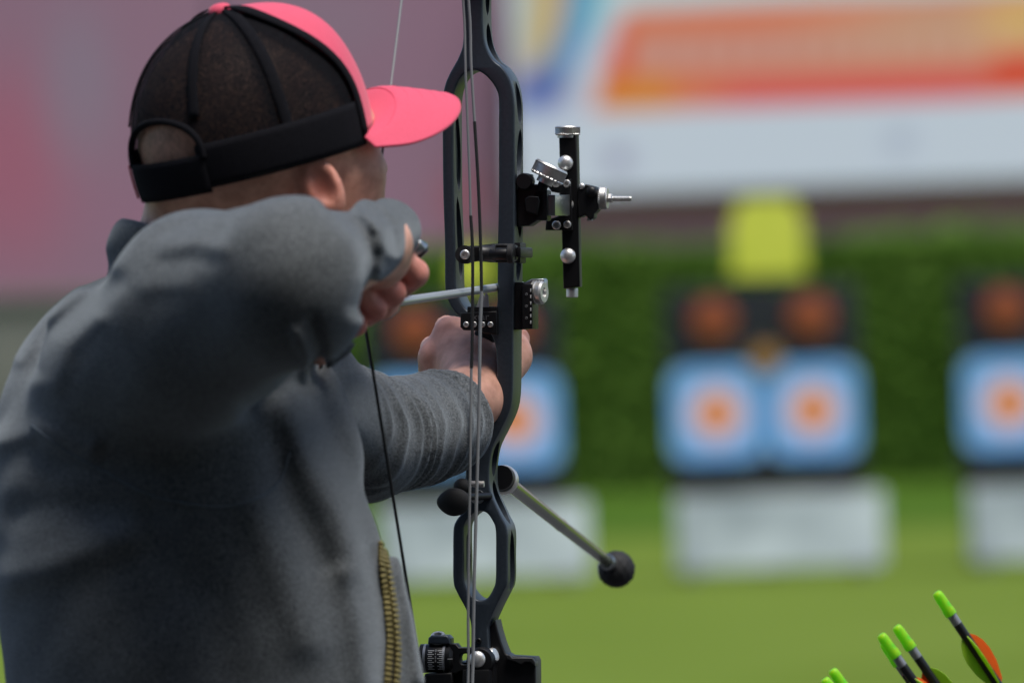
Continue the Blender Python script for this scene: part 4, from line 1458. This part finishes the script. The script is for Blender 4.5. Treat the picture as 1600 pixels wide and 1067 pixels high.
for k in range(3):
    screw(822.5, 460 + k * 18.5, -.0022, 2.2, rest, 'dim_print', .0006)
for k in range(6):
    bbox('scale_mark', 828.4, 829.8, 451 + k * 10, 456 + k * 10, -.003, -.0015, 'tick', rest, .0001)
poly('rest_bracket', [(816, 443), (830, 436), (849, 435), (851, 438), (851, 452), (816, 452)], .010, .020, 'alloy', rest, .0012)
lathe('rest_knob', [(.0105, 0), (.0118, .001), (.0118, .0045), (.0112, .005), (.0112, .0058), (.0118, .0063), (.0118, .0105), (.010, .0125), (.005, .0125), (.0045, .010), (1e-5, .010)], B(833, 457, .012), (1, -.25, 0), M['silver'], rest, 32)

# ---------------- stabilizer rod
stab = bpy.data.objects.new('stabilizer', None); link(stab, bow)
s0, s1 = BW(P(788, 750, 8.68)), BW(P(952, 880, 9.36))
sd_ = s1 - s0; sl = np.linalg.norm(sd_); sd_ /= sl
lathe('rod', [(.0078, 0), (.0072, .02), (.0066, sl * .5), (.0070, sl * .52), (.0064, sl * .54), (.0060, sl)], s0, sd_, M['rod'], stab, 24, 60)
lathe('rod_collar', [(.0135, -.006), (.0150, -.003), (.0150, .004), (.0135, .007)], s0 - sd_ * .004, sd_, M['bright'], stab, 32)
lathe('mount_disc', [(.0125, -.016), (.0125, -.001), (.011, 0)], s0 - sd_ * .006, sd_, M['black_metal'], stab, 32)
lathe('tip_ferrule', [(.0075, -.02), (.0085, -.018), (.0085, .0)], s1, sd_, M['alloy'], stab, 24)
# knobbly rubber damper
bm = bmesh.new()
bmesh.ops.create_icosphere(bm, subdivisions=4, radius=1)
for v_ in bm.verts:
    c_ = v_.co.normalized()
    lat_, lon_ = math.asin(max(-1, min(1, c_.z))), math.atan2(c_.y, c_.x)
    k_ = 1 + .05 * max(-.4, math.sin(lon_ * 12) * math.sin(lat_ * 9))
    v_.co = c_ * .0203 * k_
dm = from_bm('damper', bm, M['rubber'], stab); dm.location = BW(P(963, 889, 9.375))

# ---------------- winged hand knob below the grip
wing = bpy.data.objects.new('wing_knob', None); link(wing, bow)
bm = bmesh.new()
bmesh.ops.create_uvsphere(bm, u_segments=36, v_segments=20, radius=1)
wc = B(709, 784, -.05)
for v_ in bm.verts:
    x, y, z = v_.co
    t_ = .78 + .22 * x if x > -.2 else .78 + .22 * x
    v_.co = Vector((wc[0] + x * pxm(27), wc[1] + y * pxm(15), wc[2] + z * pxm(22) * (1 - .25 * max(0, -x) ** 2)))
from_bm('knob', bm, M['rubber'], wing)
bm = bmesh.new()
bmesh.ops.create_uvsphere(bm, u_segments=28, v_segments=16, radius=1)
wc = B(722, 760, -.02)
for v_ in bm.verts: v_.co = Vector((wc[0] + v_.co.x * pxm(13.5), wc[1] + v_.co.y * pxm(12), wc[2] + v_.co.z * pxm(13)))
from_bm('knob', bm, M['rubber'], wing)
lathe('stem', [(pxm(6), 0), (pxm(6), .055)], B(722, 776, -.05), (.35, 1, 0), M['black_metal'], wing, 16)
lathe('eyelet', [(pxm(7), -.003), (pxm(7), .003), (pxm(11), .003), (pxm(11), -.003), (pxm(7), -.003)], B(746, 776, -.004), NEG, M['pin_grey'], wing, 28)
lathe('pin', [(pxm(4), -.012), (pxm(5), -.011), (pxm(5), .012)], B(738, 756, -.01), U_, M['bright'], wing, 16)

# ---------------- side-rod bracket with graduated barrel
br = bpy.data.objects.new('side_bracket', None); link(br, bow)
WK = -.02
bax = U_
lathe('barrel', [(pxm(19), 0), (pxm(22.5), pxm(2)), (pxm(22.5), pxm(7)), (pxm(21.5), pxm(8)), (pxm(21.5), pxm(40)), (pxm(22.5), pxm(41)), (pxm(22.5), pxm(50)), (pxm(17), pxm(55))], B(656, 1028, WK + .014), bax, M['black_metal'], br, 40)
lathe('graduated_ring', [(pxm(22.0), 0), (pxm(22.4), .0004), (pxm(22.4), pxm(33) - .0004), (pxm(22), pxm(33))], B(664, 1028, WK + .014), bax, M['black_metal'], br, 40)
for s0_ in (663.5, 694):
    lathe('ring_edge', [(pxm(22.3), 0), (pxm(22.7), .0003), (pxm(22.7), pxm(4)), (pxm(22.3), pxm(4.2))], B(s0_, 1028, WK + .014), bax, M['pin_grey'], br, 40)
cz = B(680, 1028, WK + .014)
def on_barrel(px_, ang):
    r_ = pxm(22.6)
    return np.array([B(px_, 1028, WK)[0], cz[1] - r_ * math.cos(ang), cz[2] + r_ * math.sin(ang)])
for k in range(11):
    ang = R_(34 - k * 8)
    ln_ = 5 if k % 2 == 0 else 3
    for c_ in ((673 - (0 if k % 2 == 0 else 1)), (688 + (0 if k % 2 == 0 else 1))):
        box('scale_mark', on_barrel(c_, ang), (pxm(ln_), .0002, pxm(.55)), M['tick'], br, 0, ax=((1, 0, 0), (0, math.cos(ang), -math.sin(ang)), (0, math.sin(ang), math.cos(ang))))
for k, ch in enumerate('0123'):
    ang = R_(34 - k * 14)
    tcu = bpy.data.curves.new('n', 'FONT'); tcu.body = ch; tcu.size = pxm(5.2); tcu.align_x = 'CENTER'; tcu.align_y = 'CENTER'; tcu.extrude = .0001
    to = bpy.data.objects.new('t', tcu); COL.objects.link(to)
    tm = bpy.data.meshes.new_from_object(to.evaluated_get(bpy.context.evaluated_depsgraph_get())); bpy.data.objects.remove(to)
    for v_ in tm.vertices: v_.co = (v_.co.x, -v_.co.z, v_.co.y)
    o = new_obj('numeral', tm, M['tick'], br, smooth=False); o.location = on_barrel(680.5, ang) + np.array([0, -.0003, 0]); o.rotation_euler = (-ang * .6, 0, 0)
box('scale_mark', on_barrel(703.5, 0), (pxm(4), .0002, pxm(.5)), M['tick'], br, 0)
poly('cap_lug', [(668, 1006), (669, 996), (674, 992), (698, 992), (703, 997), (703, 1006)], WK + .004, .024, 'riser', br, .002)
lathe('screw', [(pxm(11.5), -.003), (pxm(11.5), pxm(7)), (pxm(10), pxm(9)), (pxm(6), pxm(9)), (pxm(5.5), pxm(5)), (1e-5, pxm(5))], B(685, 998, WK + .014), (0, -.42, .9), M['silver'], br, 28)
poly('bracket_arm', [(700, 1005), (712, 1005), (717, 1011), (738, 1011), (738, 1048), (720, 1048), (712, 1052), (700, 1052)], WK + .006, .018, 'black_metal', br, .0012, holes=([(720, 1022), (732, 1021), (734, 1028), (732, 1036), (722, 1037), (718, 1030)],))
poly('side_rod_mount', [(664, 1052), (706, 1050), (707, 1062), (703, 1110), (655, 1110), (658, 1066)], WK + .002, .026, 'black_metal', br, .002)
# bolt through the riser foot
bl('bolt_boss', [(pxm(22), -.012), (pxm(22), .006), (pxm(19), .009)], 752, 1032, -.004, NEG, 'black_metal', br)
dome('bolt_head', 745.5, 1029.5, -.018, 13.2, 'bright', br, depth=.55)
bl('bolt_flange', [(pxm(10), -.006), (pxm(12), -.004), (pxm(12), .003), (pxm(10), .005)], 768, 1024, .004, (.9, -.3, .3), 'bright', br)
screw(748, 1001, -.0005, 4.5, br, 'black_metal', .002)
bbox('foot_block', 722, 764, 1046, 1120, -.022, .03, 'black_metal', br, .002)
# limb pocket wing to the right
poly('limb_bracket', [(774, 968), (778, 985), (783, 1002), (790, 1020), (797, 1024), (834, 1026), (837, 1032), (838, 1120), (766, 1120), (764, 1000), (764, 980)], .012, .034, 'black_metal', bow, .002)
poly('limb_rib', [(791, 1023), (797, 1023), (800, 1027), (832, 1027), (836, 1034), (836, 1040), (828, 1034), (820, 1034), (814, 1038), (806, 1034), (792, 1030)], .006, .02, 'black_plastic', bow, .001)

# ================================================================== ARROW ON THE BOW
A0, A1 = P(570, 479, 8.07), P(772, 450, 8.585)
ad = A1 - A0; ad /= np.linalg.norm(ad)
arrow = empty('arrow', A0)
tag(arrow, 'pale grey arrow on the drawn bow, running from the fist to the rest', 'arrow')
lathe('shaft', [(.0042, .02), (.0042, .62)], (0, 0, 0), ad, M['arrow_grey'], arrow, 18)
lathe('point', [(.0042, .62), (.0043, .64), (.0005, .665)], (0, 0, 0), ad, M['silver'], arrow, 18)
lathe('nock', [(.003, -.006), (.0038, .0), (.0042, .02)], (0, 0, 0), ad, M['nock'], arrow, 14)

# ================================================================== QUIVER ARROWS
YQ = 8.25
qdir = P(1570, 1085, YQ + .02) - P(1463, 925, YQ)
qdir /= np.linalg.norm(qdir)
def quiver_arrow(px, py, Y, label, roll=0, tilt=0.0, vane_gap=.046):
    n0 = P(px, py, Y)
    e = empty('fletched_arrow', n0)
    tag(e, label, 'arrow', 'fletched arrows in the quiver')
    d = qdir + np.array([tilt, 0, 0]); d /= np.linalg.norm(d)
    x, y, z = frame_from(d)
    # vanes can face the camera: side direction in the picture plane
    side = np.cross(d, CF); side /= np.linalg.norm(side)
    fr = np.cross(side, d)
    lathe('nock', [(.0034, 0), (.0046, .0015), (.0052, .006), (.0054, .018), (.0060, .021), (.0060, .0265)], (0, 0, 0), d, M['nock'], e, 18, 60)
    lathe('pin_collar', [(.0047, .0265), (.0047, .0375)], (0, 0, 0), d, M['pin_grey'], e, 16)
    lathe('shaft', [(.0046, .0375), (.0046, .72)], (0, 0, 0), d, M['arrow_black'], e, 16)
    lathe('point', [(.0046, .72), (.0046, .735), (.0006, .76)], (0, 0, 0), d, M['silver'], e, 16)
    for k, (ang, mt_) in enumerate(((200, 'vane_orange'), (15, 'vane_green'), (105, 'vane_green'))):
        a = R_(ang + roll)
        o_ = -side * math.cos(a) - fr * math.sin(a)
        nrm = np.cross(o_, d)
        prof = [(0, .0), (.006, .0050), (.014, .0082), (.024, .0095), (.038, .0082), (.055, .003), (.058, 0)]
        g0 = vane_gap + .008
        top_ = [d * (g0 + s_) + o_ * (.0046 + h_) for s_, h_ in prof]
        bot_ = [d * (g0 + s_) + o_ * .0044 for s_, h_ in prof]
        vv = []; ff = []
        for t3, b3 in zip(top_, bot_):
            vv += [t3 + nrm * .0005, b3 + nrm * .0008, t3 - nrm * .0005, b3 - nrm * .0008]
        for i in range(len(prof) - 1):
            a0 = i * 4; c0 = a0 + 4
            ff += [(a0, a0 + 1, c0 + 1, c0), (a0 + 2, c0 + 2, c0 + 3, a0 + 3), (a0, c0, c0 + 2, a0 + 2)]
        pydata('vane', vv, ff, M[mt_], e, smooth=False)
    return e
QA = [(1463, 925, YQ, 'neon nocked arrow with orange vane, highest of the quiver arrows', 0, 0, .044),
      (1400, 978, YQ, 'neon nocked arrow second highest, lower than the one with the tall orange vane', 150, .02, .044),
      (1376, 991, YQ - .02, 'neon nocked arrow crossing in front at the lower left of the second highest', 20, .03, .046),
      (1380, 1003, YQ + .03, 'neon nocked arrow half hidden behind its neighbour in the quiver', 60, .03, .046),
      (1300, 1046, YQ, 'neon nocked arrow just showing at the bottom edge of the picture', 10, .02, .046),
      (1288, 1060, YQ + .03, 'lowest neon nock at the bottom edge, leftmost of the quiver arrows', 80, .02, .046)]
for q in QA: quiver_arrow(*q)
# quiver tube on a spike, below the frame
q0 = P(1385, 985, YQ + .0) + qdir * .30
q1 = q0 + qdir * .50
quiv = empty('ground_quiver', (q1[0], q1[1], 0))
tag(quiv, 'leaning black quiver holding the neon nocked arrows, below the picture edge', 'quiver')
qo = np.array([q1[0], q1[1], 0])
bm = bmesh.new()
bm_lathe(bm, [(.005, .5), (.07, .5), (.075, 0), (.071, 0), (.066, .49), (.004, .49)], q0 - qo, qdir, 32, cap=False)
from_bm('tube', bm, M['black_plastic'], quiv, angle=40)
mid_ = q0 + qdir * .25
tube('stake', [np.array([mid_[0], mid_[1] + .09, 1e-3]) - qo, np.array([mid_[0], mid_[1] + .085, mid_[2] + .08]) - qo], .007, M['steel'], quiv, 12)
box('stake_clamp', mid_ + np.array([0, .08, 0]) - qo, (.012, .02, .02), M['black_metal'], quiv, .003)
